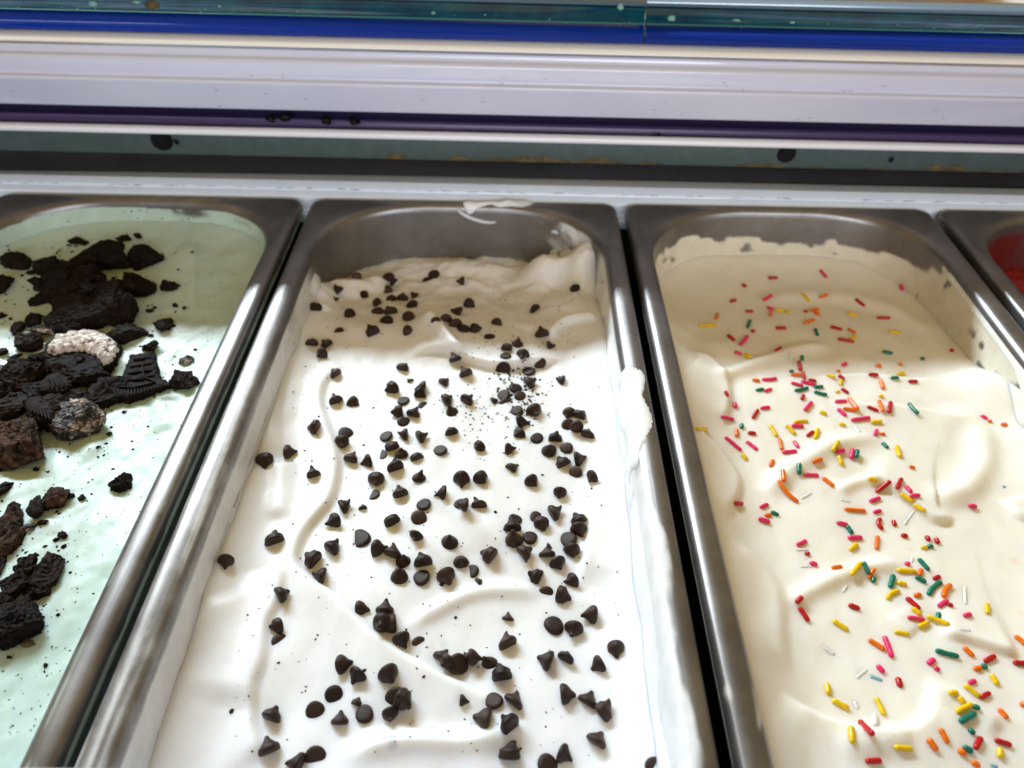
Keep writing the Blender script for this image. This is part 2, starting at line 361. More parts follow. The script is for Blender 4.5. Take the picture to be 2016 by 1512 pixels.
H2 = [Stroke('fold', [(690, 712), (650, 735), (630, 780), (642, 830), (664, 880), (668, 930), (655, 985), (628, 1016), (602, 1048), (586, 1085), (584, 1112), (612, 1142), (662, 1174), (728, 1238), (783, 1281), (828, 1303), (892, 1331), (948, 1358), (1010, 1372)], .0027, .0016, .015, -1, e=.10),
      Stroke('fold', [(557, 1112), (560, 1165), (546, 1198), (527, 1228), (525, 1290), (518, 1318), (503, 1348), (499, 1400), (503, 1445), (530, 1495)], .0022, .0016, .013, -1, e=.10),
      Stroke('fold', [(1205, 905), (1181, 979), (1164, 1018), (1158, 1055), (1148, 1095), (1140, 1150)], .0028, .0014, .014, 1),
      Stroke('ridge', [(660, 1500), (700, 1482), (746, 1464), (812, 1453), (918, 1456), (980, 1440), (1060, 1425)], .0022, .0034, e=.2),
      Stroke('fold', [(688, 1488), (746, 1464), (812, 1453), (918, 1456), (980, 1440)], .0016, .0012, .012, -1),
      Stroke('ridge', [(800, 1245), (828, 1212), (865, 1191), (905, 1170), (944, 1157), (997, 1152), (1070, 1160)], .0017, .0026),
      Stroke('ridge', [(735, 905), (800, 940), (880, 985), (960, 1040), (1040, 1085)], .0016, .006), Stroke('fold', [(760, 1010), (830, 1060), (900, 1120)], .0010, .003, .012, 1),
      Stroke('ridge', [(560, 905), (556, 960), (552, 1010), (548, 1030)], .0016, .004), Stroke('fold', [(590, 690), (560, 760), (545, 850), (560, 905)], .0016, .002, .012, -1),
      Stroke('ridge', [(470, 900), (440, 1000), (400, 1130), (370, 1260)], .0028, .010), Stroke('ridge', [(430, 1180), (470, 1240), (480, 1320), (440, 1400)], .0022, .011),
      # back heap
      Stroke('fold', [(800, 706), (850, 690), (893, 700), (930, 716), (985, 728), (1060, 718), (1120, 705)], .0040, .0012, .022, 1, e=.2),
      Stroke('ridge', [(828, 625), (850, 640), (872, 665), (895, 695), (915, 712)], .0042, .0030), Stroke('ridge', [(600, 600), (650, 570), (720, 545), (800, 538)], .0036, .007, z=-.025),
      Stroke('fold', [(760, 560), (850, 540), (930, 545), (985, 560)], .0028, .0015, .012, -1, z=-.026), Stroke('ridge', [(640, 630), (640, 600), (655, 575)], .0028, .004, z=-.025),
      Stroke('fold', [(985, 575), (1050, 560), (1120, 590)], .0025, .0016, .012, -1, z=-.026), Stroke('fold', [(1085, 670), (1105, 640), (1140, 635), (1180, 640)], .0045, .0013, .012, 1),
      Bump_(1075, 525, .0165, .0125, .011, -.020, 1.5), Bump_(1160, 505, .024, .0110, .024, -.016, 1.4, -.3), Bump_(1120, 600, .0050, .013, .010, -.02, 1.3), Bump_(940, 520, .0050, .024, .010, -.026, 1.2),
      Bump_(860, 640, .0030, .012, .010, -.022), Bump_(600, 560, .0055, .006, .016, -.022), Bump_(690, 565, .0030, .010, .006, -.026), Bump_(730, 650, .0022, .014, .009, -.02)]
def h2(X, Y):
    x = X
    z = -.0205-.0105*sstep(-.095, -.028, Y)-.0025*sstep(-.16, -.26, Y)*sstep(-.02, .02, x)
    z = z+.0034*np.exp(-((x+.0715)/.010)**2)+.0040*np.exp(-((x-.0715)/.012)**2)*sstep(-.05, -.08, Y)
    z = z+.0008*fbm(X*30, Y*20, 3, 51)+.00010*fbm(X*130, Y*80, 3, 54)
    rough = sstep(-.085, -.055, Y); z = z+rough*(.0016*fbm(X*75, Y*75, 4, 57))
    for s in H2: z = z+s(X, Y)
    return z
H3 = [Stroke('fold', [(1325, 842), (1385, 862), (1432, 895), (1462, 935), (1455, 975), (1436, 1005), (1422, 1050)], .0026, .0018, .016, -1),
      Stroke('ridge', [(1505, 975), (1545, 925), (1600, 890), (1660, 862), (1740, 850)], .0022, .0040), Stroke('ridge', [(1395, 760), (1440, 738), (1500, 715), (1570, 690), (1640, 682)], .0024, .0034, z=-.024),
      Stroke('fold', [(1350, 700), (1390, 706), (1425, 735), (1440, 790), (1420, 850)], .0024, .002, .012, -1, z=-.024), Stroke('fold', [(1600, 745), (1680, 738), (1800, 752), (1850, 748)], .0016, .0012, .010, -1, z=-.024),
      Stroke('fold', [(1630, 782), (1700, 785), (1780, 790), (1870, 805), (1925, 830)], .0013, .0014, .012, -1), Stroke('ridge', [(1845, 790), (1910, 815), (1945, 860), (1940, 920), (1895, 965), (1820, 985)], .0030, .0050),
      Stroke('fold', [(1700, 930), (1745, 950), (1800, 985), (1832, 1015), (1862, 1024), (1890, 1010)], .0028, .0013, .014, 1), Stroke('ridge', [(1650, 960), (1700, 935), (1740, 940)], .0016, .0024),
      Stroke('ridge', [(1545, 1195), (1590, 1160), (1650, 1130), (1710, 1108), (1790, 1098)], .0020, .0030), Stroke('fold', [(1440, 1060), (1480, 1090), (1525, 1135), (1545, 1180), (1540, 1260), (1560, 1340)], .0022, .003, .016, -1),
      Stroke('fold', [(1530, 1360), (1590, 1400), (1660, 1425), (1740, 1436), (1800, 1428), (1830, 1395), (1822, 1352)], .0040, .0022, .014, -1), Stroke('ridge', [(1820, 1350), (1850, 1360), (1890, 1370), (1930, 1400), (1980, 1440)], .0020, .003),
      Stroke('fold', [(1850, 1245), (1920, 1262), (1975, 1282), (2016, 1286)], .0026, .0016, .012, 1), Stroke('fold', [(1750, 1205), (1775, 1230), (1800, 1250)], .0012, .0012, .008, 1),
      Stroke('fold', [(1975, 975), (1990, 990), (2005, 1010), (2040, 1025)], .0028, .001, .012, 1), Bump_(1965, 765, .0070, .016, .014, -.02, 1.2), Bump_(1380, 760, .0030, .010, .013, -.022),
      Stroke('ridge', [(1480, 600), (1580, 580), (1700, 590), (1800, 640), (1850, 700)], .0020, .007, z=-.028), Stroke('ridge', [(1640, 1480), (1720, 1460), (1800, 1455)], .0015, .004), Bump_(1420, 690, .0024, .010, .008, -.024)]
def h3(X, Y):
    x = X-PITCHX
    z = -.0230-.0055*sstep(-.10, -.03, Y)+.0015*sstep(-.15, -.30, Y)
    z = z+.0080*np.exp(-((x+.0715)/.012)**2)*sstep(-.05, -.09, Y)+.0060*np.exp(-((x-.0715)/.012)**2)*sstep(-.11, -.15, Y)+.0025*np.exp(-((Y+.008)/.01)**2)
    z = z+.0010*fbm(X*30, Y*22, 3, 61)+.00012*fbm(X*140, Y*90, 3, 64)
    for s in H3: z = z+s(X, Y)
    return z
class Grid:
    def __init__(s, h, cx, step=.00085, hx=.0722):
        s.xs = np.arange(-hx, hx+1e-9, step)+cx; s.ys = np.arange(-.352, -.0062, step); s.step = step; s.cx = cx; s.hx = hx
        s.X, s.Y = np.meshgrid(s.xs, s.ys); s.Z = h(s.X, s.Y)
    def __call__(s, X, Y):
        fx = np.clip((np.asarray(X)-s.xs[0])/s.step, 0, len(s.xs)-1.001); fy = np.clip((np.asarray(Y)-s.ys[0])/s.step, 0, len(s.ys)-1.001)
        i = fx.astype(int); j = fy.astype(int); a = fx-i; b = fy-j; Z = s.Z
        return (Z[j, i]*(1-a)+Z[j, i+1]*a)*(1-b)+(Z[j+1, i]*(1-a)+Z[j+1, i+1]*a)*b
def h4(X, Y):
    return -.030+.002*fbm(X*40, Y*40, 4, 71)+.001*fbm(X*140, Y*140, 3, 74)+0*X
h1 = Grid(h1, -PITCHX); h2 = Grid(h2, 0.0); h3 = Grid(h3, PITCHX); h4 = Grid(h4, 2*PITCHX)
def cream_mesh(name, cx, g):
    X, Y, Z, hx = g.X, g.Y, g.Z, g.hx
    r = .0425; rx, ry = r*1.30, r*1.16; qx = np.maximum(np.abs(X-cx)-(hx-rx), 0)/rx; qy = np.maximum(Y-(-.0064-ry), 0)/ry
    ins = (qx**2.35+qy**2.35 < 1.01)
    ny, nx = X.shape; idx = np.arange(nx*ny).reshape(ny, nx)
    q = ins[:-1, :-1] & ins[1:, :-1] & ins[:-1, 1:] & ins[1:, 1:]
    F = np.stack([idx[:-1, :-1][q], idx[:-1, 1:][q], idx[1:, 1:][q], idx[1:, :-1][q]], 1)
    used = np.unique(F); rem = np.full(nx*ny, -1); rem[used] = np.arange(len(used))
    V = np.stack([X, Y, Z], -1).reshape(-1, 3)[used]; V[:, 0] -= cx; F = rem[F]
    me = bpy.data.meshes.new(name); me.vertices.add(len(V)); me.vertices.foreach_set('co', V.astype(np.float32).ravel())
    me.loops.add(F.size); me.loops.foreach_set('vertex_index', F.astype(np.int32).ravel())
    me.polygons.add(len(F)); me.polygons.foreach_set('loop_start', (np.arange(len(F))*4).astype(np.int32))
    me.polygons.foreach_set('loop_total', np.full(len(F), 4, np.int32)); me.update(calc_edges=True)
    me.polygons.foreach_set('use_smooth', np.ones(len(F), bool)); me.validate(); return me
def smear(cx, name, hfun, material, parent, t0, t1, s0, s1, lift=.00005):
    """a thick smear on a pan's own surface: hfun(x, y, z, t, s) gives its thickness, nothing where it is below zero"""
    G = LOOPS[s0:s1, t0:t1]; N = NRM[s0:s1, t0:t1]
    th = hfun(G[..., 0], G[..., 1], G[..., 2]); P = G+N*(np.maximum(th, -.0008)[..., None]+lift)
    ok = th > -.00075; ns, nt = th.shape; idx = np.arange(ns*nt).reshape(ns, nt)
    q = ok[:-1, :-1] & ok[1:, :-1] & ok[:-1, 1:] & ok[1:, 1:]
    Fq = np.stack([idx[:-1, :-1][q], idx[1:, :-1][q], idx[1:, 1:][q], idx[:-1, 1:][q]], 1)
    used = np.unique(Fq); rem = np.full(ns*nt, -1); rem[used] = np.arange(len(used))
    me = mesh(name, P.reshape(-1, 3)[used], rem[Fq]); return link(name, me, material, parent)

# ------------------------------------------------------------------ display case: ledge, rails, trims behind the pans
case = empty('display_case', (0.0255, .0179, 0), .008); case.rotation_euler.y = .0092
from mathutils import Euler
CASE_M = Matrix.Translation((0.0255, .0179, 0)) @ Euler((0, .0092, .008)).to_matrix().to_4x4(); LEDGE_M = Matrix.Translation((0.0255, .0179, 0)) @ Matrix.Rotation(-.0081, 4, 'Z')
tag(case, 'white display case back with stacked rails, blue trim and white ledge behind the steel pans', 'display case')
def rowz(row, Y):                       # height at which a level edge Y metres behind the pan backs shows on a photo row (frame centre)
    d = raydir(1008, row); return CAM[2]+d[2]*(Y-CAM[1])/d[1]
def extrude(name, prof, material, x0=-.95, x1=.95, parent=case, rnd=2, seg=1):
    P = np.array(prof, float)
    if rnd:
        for _ in range(rnd):
            Q = []
            for a, b in zip(P, np.roll(P, -1, 0)):
                L = np.linalg.norm(b-a); k = min(.25, .0006/max(L, 1e-6)) if L > .0024 else .25
                Q += [a+(b-a)*k, b+(a-b)*k]
            P = np.array(Q)
    n = len(P); V = []
    for k in range(seg+1):
        x = x0+(x1-x0)*k/seg; V += [(x-.0255, y-.0179, z) for y, z in P]
    Fs = [(k*n+i, k*n+(i+1) % n, (k+1)*n+(i+1) % n, (k+1)*n+i) for k in range(seg) for i in range(n)]
    Fs += [list(range(n))[::-1], [seg*n+i for i in range(n)]]
    me = mesh(name, V, Fs); o = link(name, me, material, parent)
    me.polygons.foreach_set('use_smooth', [len(p.vertices) == 4 for p in me.polygons])
    bm = bmesh.new(); bm.from_mesh(me); bmesh.ops.recalc_face_normals(bm, faces=bm.faces); bm.to_mesh(me); bm.free()
    return o
R = lambda y, row: (y, rowz(row, y))
LY = .0105; lz = rowz(363, LY)
ledge = extrude('ledge', [(-.0045, -.0088), (.0012, -.0088), (.0014, -.0020), (.0050, -.0020+.42*(lz+.002)), (.0053, -.0026+.42*(lz+.002)), (.0057, -.0010+.42*(lz+.002)), (LY, lz), (LY+.0012, lz-.0004), (.0215, lz-.0015), (.0215, -.014), (-.0045, -.014)], MAT['ledge'])
liner = extrude('back_liner', [(.006, -.0145), (.0215, -.0145), (.0215, -.12), (.006, -.12)], MAT['floor'], rnd=0)
for o in (ledge, liner): o.matrix_local = CASE_M.inverted() @ LEDGE_M
z0, z1 = .0, rowz(318, .0215)
extrude('back_wall', [(.0200, -.012), (.0200, .0002), (.0215, .0008), (.0215, z1-.0003), (.05, z1-.0003), (.05, -.012)], MAT['dark'], rnd=0)
z2 = rowz(283, .021)
extrude('metal_strip', [(.0208, z1), (.0200, z1+.001), (.0200, z2+.004), (.05, z2+.004), (.05, z1)], MAT['green'], rnd=1)
yl = .0085
extrude('lower_rail', [(.03, rowz(283, yl)+.0002), (yl+.0015, rowz(283, yl)), (yl, rowz(278, yl)), (yl+.0002, rowz(271, yl)), (yl+.0030, rowz(262, yl+.003)), (.0195, rowz(261, .0195)-.0005), (.03, rowz(261, .0195)-.0005)], MAT['brightwhite'])
zp = rowz(261, .0195)
extrude('purple_channel', [(.0197, zp-.004), (.0197, rowz(247, .0197)), (.05, rowz(247, .0197)), (.05, zp-.004)], MAT['purple'], rnd=1)  # recess between the white rails, coloured as shade
extrude('dark_channel', [(.0225, rowz(247, .0197)+.0001), (.0225, rowz(226, .0215)+.006), (.05, rowz(226, .0215)+.006), (.05, rowz(247, .0197)+.0001)], MAT['navy'], rnd=0)
yu = .0035
upper = extrude('upper_rail', [(.03, rowz(228, yu+.0055)+.0006), (yu+.0062, rowz(228, yu+.006)), (yu+.0050, rowz(226, yu+.005)), (yu-.0006, rowz(176, yu)), (yu-.0002, rowz(171, yu)), (yu+.0030, rowz(167, yu+.003)), (yu+.0034, rowz(161, yu+.0034)),
   (yu+.0028, rowz(158, yu+.0028)), (yu+.0030, rowz(134, yu+.003)), (yu+.0042, rowz(128, yu+.0042)), (yu+.0066, rowz(122, yu+.0066)), (yu+.0074, rowz(109, yu+.0074)), (yu+.009, rowz(107.5, yu+.009)), (.03, rowz(107.5, yu+.009))], MAT['white'])
yo = .0095
extrude('top_strip', [(.03, rowz(106, yo)+.0004), (yo+.0006, rowz(106, yo)+.0003), (yo, rowz(103, yo)), (yo+.0020, rowz(93, yo+.002)), (yo+.0058, rowz(84, yo+.0058)), (.03, rowz(83, yo+.0058))], MAT['offwhite'])
XJ = .0875
yb = .0125
pb = [(.03, rowz(83, yb)+.0006), (yb+.0022, rowz(82.5, yb+.002)), (yb+.0004, rowz(76, yb)), (yb, rowz(66, yb)), (yb+.0008, rowz(58, yb+.0008)), (yb+.0030, rowz(49, yb+.003)), (yb+.0062, rowz(43, yb+.0062)), (.03, rowz(43, yb+.0062))]
for a, b in ((-.95, XJ-.0004), (XJ+.0004, .95)): extrude('blue_trim', pb, MAT['blue'], a, b)
yt = .0185
for i, (a, b) in enumerate(((-.95, XJ-.0003), (XJ+.0003, .95))):
    g = extrude('glass_shelf', [(yt+.0002, rowz(40, yt)), (yt, rowz(38, yt)), (yt, rowz(11, yt)), (yt+.0010, rowz(7, yt+.001)), (.040, rowz(7, yt+.001)+.0006), (.040, rowz(40, yt))], MAT['teal'], a, b, rnd=1)
    extrude('glass_edge', [(yt-.0007, rowz(41.5, yt)), (yt-.0009, rowz(40.6, yt)), (yt-.0002, rowz(38.6, yt)), (yt+.002, rowz(38.6, yt)), (yt+.002, rowz(41.5, yt))], MAT['tealedge'], a, b, rnd=0, parent=case)
    extrude('top_bead', [(yt+.0004, rowz(7.5, yt)), (yt+.0004, rowz(0, yt)), (yt+.002, rowz(-4, yt+.002)), (.012+yt, rowz(-4, yt+.002)), (.012+yt, rowz(7.5, yt))], MAT['slate'], a, b, rnd=1)
# near edge of the case, close under the camera
extrude('front_rail', [(-0.3234, .064), (-0.3214, .0660), (-0.3209, .0670), (-0.3219, .0690), (-.340, .0700), (-.360, .0700), (-.360, .05), (-.340, .05), (-.325, .06)], MAT['white'])
extrude('front_wall', [(-.363, .049), (-.366, .049), (-.366, -.09), (-.363, -.09)], MAT['white'], rnd=0)
extrude('case_floor', [(-.45, -.095), (.06, -.095), (.06, -.12), (-.45, -.12)], MAT['floor'], rnd=0)

def case_point(px, row_px, Y):      # point of the case front at a photo pixel, on the upright plane Y metres behind the pans (case frame)
    inv = CASE_M.inverted(); o = inv @ Vector(CAM); dd = inv.to_3x3() @ Vector(raydir(px, row_px))
    return np.array(o+dd*((Y-.0179-o.y)/dd.y))
def lump(name, p, sx, sy, sz, material, parent, seed, sub=2, rough=.3):
    bm = bmesh.new(); bmesh.ops.create_icosphere(bm, subdivisions=sub, radius=1)
    for v in bm.verts:
        q = v.co*1.3+Vector((seed*3.1, seed*1.7, 0)); k = 1+rough*mnoise.noise(q)+rough*.6*mnoise.noise(q*2.7)
        v.co = Vector((v.co.x*sx*k, v.co.y*sy*k, v.co.z*sz*k))
    me = bpy.data.meshes.new(name); bm.to_mesh(me); bm.free(); me.polygons.foreach_set('use_smooth', [True]*len(me.polygons))
    o = link(name, me, material, parent); o.location = Vector([float(c) for c in p]); return o
for i, (px, py, r) in enumerate(((318, 276, .0064), (1549, 303, .0056))):
    c = case_point(px, py, .0198); bm = bmesh.new()
    bmesh.ops.create_cone(bm, cap_ends=True, segments=28, radius1=r, radius2=r*.82, depth=.0028)
    bmesh.ops.bevel(bm, geom=[e for e in bm.edges if e.calc_face_angle(0) > .5], offset=.0006, segments=2, affect='EDGES')
    me = bpy.data.meshes.new('rubber_plug'); bm.to_mesh(me); bm.free()
    o = link('rubber_plug', me, MAT['black'], case); o.location = Vector(c); o.rotation_euler.x = math.pi/2
for i, (px, py, s) in enumerate(((347, 279, .0016), (1755, 314, .0016))):
    lump('dark_fleck', case_point(px, py, .0197), s, .0006, s, MAT['black'], case, i+40)
# dried residue along the lower edge of the metal strip
V = []; Fs = []
xs = np.linspace(760, 2040, 330); k = 0
for i, px in enumerate(xs):
    base = 312+(px-780)*.0215
    hgt = max(0, .4+1.2*float(perlin(np.array([px/75.]), np.array([1.5]), 3)[0])+.5*float(perlin(np.array([px/22.]), np.array([4.5]), 5)[0]))*6.5*(1 if px < 1230 or px > 1420 else .5)
    for j in range(4):
        p = case_point(px, base-1.7*hgt*j/3+1.5, .01995-.0007*math.sin(math.pi*(j+.6)/4)*(hgt > 1)); V.append(p)
    if i:
        for j in range(3): Fs.append((4*(i-1)+j, 4*i+j, 4*i+j+1, 4*(i-1)+j+1))
o = link('dried_residue', mesh('dried_residue', V, Fs), MAT['residue'], case); o['kind'] = 'stuff'
for i, (px, py, sx, sz) in enumerate(((183, 8, .0035, .002), (300, 10, .0045, .0035), (1222, 14, .0022, .0020), (1322, 36, .0030, .0022), (268, 4, .003, .001), (432, 12, .0012, .001), (1450, 40, .0030, .0008), (1560, 44, .0022, .0009))):
    lump('dried_drip', case_point(px, py, yt-.0002), sx*.7, .0005, sz*.65, MAT['drip'] if i != 1 else MAT['residue'], case, i+3, 2, .5)
rr = random.Random(4)
V = []; Fs = []
for i in range(90):                                                   # frost flecks on the teal glass
    px = rr.uniform(0, 2016); py = 22+px*.022+rr.uniform(-16, 14); c = case_point(px, py, yt-.0001); s = rr.uniform(.0002, .0007)*(2 if rr.random() < .15 else 1)
    n = len(V); a = rr.uniform(0, 3)
    V += [c+np.array([s*math.cos(a+t), -.0001, s*.6*math.sin(a+t)]) for t in (0, 1.6, 3.2, 4.7)]+[c+np.array([0, -.0005, 0])]
    Fs += [(n+j, n+(j+1) % 4, n+4) for j in range(4)]
o = link('frost_flecks', mesh('frost_flecks', V, Fs, False), MAT['drip'], case); o['kind'] = 'stuff'
V = []; Fs = []
for i in range(150):                                                  # scratches and crumbs of dirt on the white rails and the ledge seam
    px = rr.uniform(0, 2016); q = rr.random()
    if q < .62: py = 354+px*.0205+rr.gauss(0, 2.5)+2; Y = .0112; c = None
    else: py = rr.uniform(95, 205)+px*.022; Y = yu-.0004
    if q < .62:
        w = onplane(px, py, .0004); lp = LEDGE_M.inverted() @ Vector((w[0], 0, 0)); c = np.array(CASE_M.inverted() @ LEDGE_M @ Vector((lp.x, .0055-.0179+rr.gauss(0, .0004), -.0009+.42*(lz+.002)))); L = rr.uniform(.0004, .0028); wd = .00022; up = np.array([0, wd, 0])
    else:
        if 150 < py-px*.022 < 166 or py-px*.022 < 130: continue
        c = case_point(px, py, yu-.0009 if py-px*.022 > 150 else yu+.002); L = rr.uniform(.0003, .0012); wd = .00016; up = np.array([0, 0, wd])
    n = len(V); V += [c+np.array([-L, -.00005, 0])-up, c+np.array([L, -.00005, 0])-up*.4, c+np.array([L*.7, -.00005, 0])+up, c+np.array([-L*.8, -.00005, 0])+up*.7]
    V += [c+np.array([0, -.0003, .0002])]
    Fs += [(n+j, n+(j+1) % 4, n+4) for j in range(4)]
o = link('dirt_marks', mesh('dirt_marks', V, Fs, False), plain('grey_dirt', (.20, .19, .20), .7), case); o['kind'] = 'stuff'

# ------------------------------------------------------------------ beyond the case, only a sliver shows at the top right
o = link('counter_top', mesh('counter_top', [(-1.6, .06, .05), (1.6, .06, .05), (1.6, 1.6, .05), (-1.6, 1.6, .05), (-1.6, .06, .02), (1.6, .06, .02), (1.6, 1.6, .02), (-1.6, 1.6, .02)],
     [(0, 1, 2, 3), (7, 6, 5, 4), (0, 4, 5, 1), (1, 5, 6, 2), (2, 6, 7, 3), (3, 7, 4, 0)], False), MAT['counter']); tag(o, kind='structure')
def tray(name, px, py, w, d, h, material, label, cat, rz=0):
    p = onplane(px, py, .05); bm = bmesh.new(); bmesh.ops.create_cube(bm, size=1)
    for v in bm.verts:
        f = 1 if v.co.z > 0 else .86; v.co = Vector((v.co.x*w*f, v.co.y*d*f, (v.co.z+.5)*h))
    top = [f for f in bm.faces if f.normal.z > .9]; r = bmesh.ops.inset_region(bm, faces=top, thickness=.004)
    bmesh.ops.translate(bm, verts=list({v for f in top for v in f.verts}), vec=(0, 0, -h*.6))
    bmesh.ops.bevel(bm, geom=bm.edges[:], offset=.0015, segments=2, affect='EDGES')
    me = bpy.data.meshes.new(name); bm.to_mesh(me); bm.free(); o = link(name, me, material); o.location = (p[0], p[1]+d*.5, .0502); o.rotation_euler.z = rz
    return tag(o, label, cat)
tray('paper_tray', 1660, 7, .11, .10, .012, MAT['pink'], 'pale pink paper tray on the counter beyond the glass shelf', 'tray', .1)
tray('card_box', 1880, 6, .058, .06, .012, MAT['orange'], 'brown orange card box beside the pink tray beyond the glass', 'box', -.05)

# ------------------------------------------------------------------ pans and ice creams
make_pan(-PITCHX, film_mint, 'steel_mint', (.52, .66, .58), 'steel pan holding mint green ice cream under cookie pieces')
make_pan(0, film_white, 'steel_white', (.80, .81, .82), 'steel pan holding white ice cream with chocolate chips, white smear on its rim')
make_pan(PITCHX, film_cake, 'steel_cake', (.78, .74, .62), 'steel pan holding creamy yellow ice cream with coloured sprinkles')
make_pan(2*PITCHX, film_red, 'steel_red', (.13, .010, .010), 'steel pan holding red sorbet, cut off at the photo edge')
def add_cream(name, cx, h, material, label):
    root = empty(name, (cx, 0, 0)); tag(root, label, 'ice cream', 'ice creams filling the pans')
    link('surface', cream_mesh(name, cx, h), material, root); return root
ic1 = add_cream('mint_ice_cream', -PITCHX, h1, MAT['mint'], 'smooth mint green ice cream filling its pan almost to the rim')
ic2 = add_cream('chip_ice_cream', 0, h2, MAT['vanilla'], 'white swirled ice cream dotted with dark chocolate chips')
ic3 = add_cream('sprinkle_ice_cream', PITCHX, h3, MAT['cake'], 'creamy yellow swirled ice cream scattered with coloured sprinkles')
ic4 = add_cream('red_sorbet', 2*PITCHX, h4, MAT['red'], 'deep red sorbet low in its pan')

# thick smears on the white pan: right rim, back rim hook, right back corner, left wall
TL = 0; TBL = NS_; TB = NS_+NC_; TBR = TB+NB_; TR = TBR+NC_; TRE = TR+NS_
def th_rim(x, y, z):
    n = fbm(y*55, x*130+z*90, 4, 81)
    m = sstep(-.131, -.139, y+.0022*n)*sstep(-.208, -.196, y+.004*n)
    outer = sstep(.0806, .0798, x+.0007*fbm(y*260, x*200, 2, 82)+.0018*n+.0085*sstep(-.166, -.192, y)+.006*sstep(-.141, -.133, y))
    return -.0008+.0011*m*outer+.0003*n*m+.0004*m*np.exp(-((x-.0735)/.0018)**2)
smear(0, 'smear', th_rim, MAT['vanilla'], ic2, TR, TRE, 3, NSV-14)
def th_wall(x, y, z):
    n = fbm(y*38, z*70, 4, 83)
    return -.0006+.0016*sstep(-.052, -.075, y)*sstep(-.003, -.010, z)*(.7+.6*n)
smear(0, 'smear', th_wall, MAT['vanilla'], ic2, TR-4, TRE, 14, NSV-8)
def th_lwall(x, y, z):
    n = fbm(y*30+z*30, z*90, 4, 85)
    return -.0010+.0016*sstep(-.045, -.065, y)*sstep(-.008, -.018, z)*(.75+.9*n)+.0010*np.exp(-((y+.060)/.008)**2)*sstep(-.006, -.012, z)
smear(0, 'smear', th_lwall, MAT['vanilla'], ic2, 0, TB-6, 14, NSV-8)
hookp = chaikin(np.array([onplane(*q, -.001)[:2] for q in ((905, 404), (935, 402), (965, 401), (1000, 402), (1040, 403), (1062, 402))]), 2)
hook2 = [(900, 408), (905, 418), (922, 428), (945, 436), (968, 439), (977, 437)]
def th_hook(x, y, z):
    d, t = sdist(x, y, hookp); n = fbm(x*120, y*200, 3, 87)
    return -.0006+.0016*np.exp(-(d/.0026)**2)*sstep(0, .1, t)*sstep(1.02, .8, t)*(.8+.6*n)
smear(0, 'smear', th_hook, MAT['vanilla'], ic2, TB, TBR+6, 2, 34)
# the hooked drip that hangs from the back rim down the wall (its height on the wall found from the photo)
def wallpt(px, py): d = raydir(px, py); return CAM+d*((-.0078-CAM[1])/d[1])
def tube(name, P, rad, material, parent, org):
    P = chaikin(np.array(P), 2); V = []; Fs = []; n = 8
    for i, p in enumerate(P):
        tdir = P[min(i+1, len(P)-1)]-P[max(i-1, 0)]; tdir /= np.linalg.norm(tdir); a = np.cross(tdir, [0, 1, .3]); a /= np.linalg.norm(a); b = np.cross(tdir, a)
        k = math.sin(math.pi*min(max((i+.6)/(len(P)+.2), .02), .98))**.6*rad
        V += [p-org+k*(math.cos(2*math.pi*j/n)*a+.7*math.sin(2*math.pi*j/n)*b) for j in range(n)]
        if i: Fs += [((i-1)*n+j, (i-1)*n+(j+1) % n, i*n+(j+1) % n, i*n+j) for j in range(n)]
    Fs += [list(range(n)), [(len(P)-1)*n+j for j in range(n)][::-1]]
    return link(name, mesh(name, V, Fs), material, parent)
tube('smear', [wallpt(*q) for q in hook2], .0011, MAT['vanilla'], ic2, np.array([0, 0, 0]))
def th_corner(x, y, z):
    n = fbm(x*60, y*60+z*60, 4, 89)
    return -.0012+.0026*sstep(.038, .060, x)*sstep(-.0025, -.010, z)*(.65+.9*n)
smear(0, 'smear', th_corner, MAT['vanilla'], ic2, TBR-14, TR+30, 13, NSV-8)
def th_cright(x, y, z):
    n = fbm(y*42, z*80, 4, 93)
    return -.0012+.0017*sstep(-.045, -.06, y)*np.exp(-((z+.006)/.0028)**2)+.0024*sstep(-.115, -.15, y)*sstep(-.003, -.008, z)*(.7+.5*n)+.0014*n*sstep(-.04, -.06, y)*sstep(-.01, -.016, z)
smear(PITCHX, 'smear', th_cright, MAT['cake'], ic3, TR-16, TRE, 13, NSV-8)
for o in list(ic3.children):
    pass

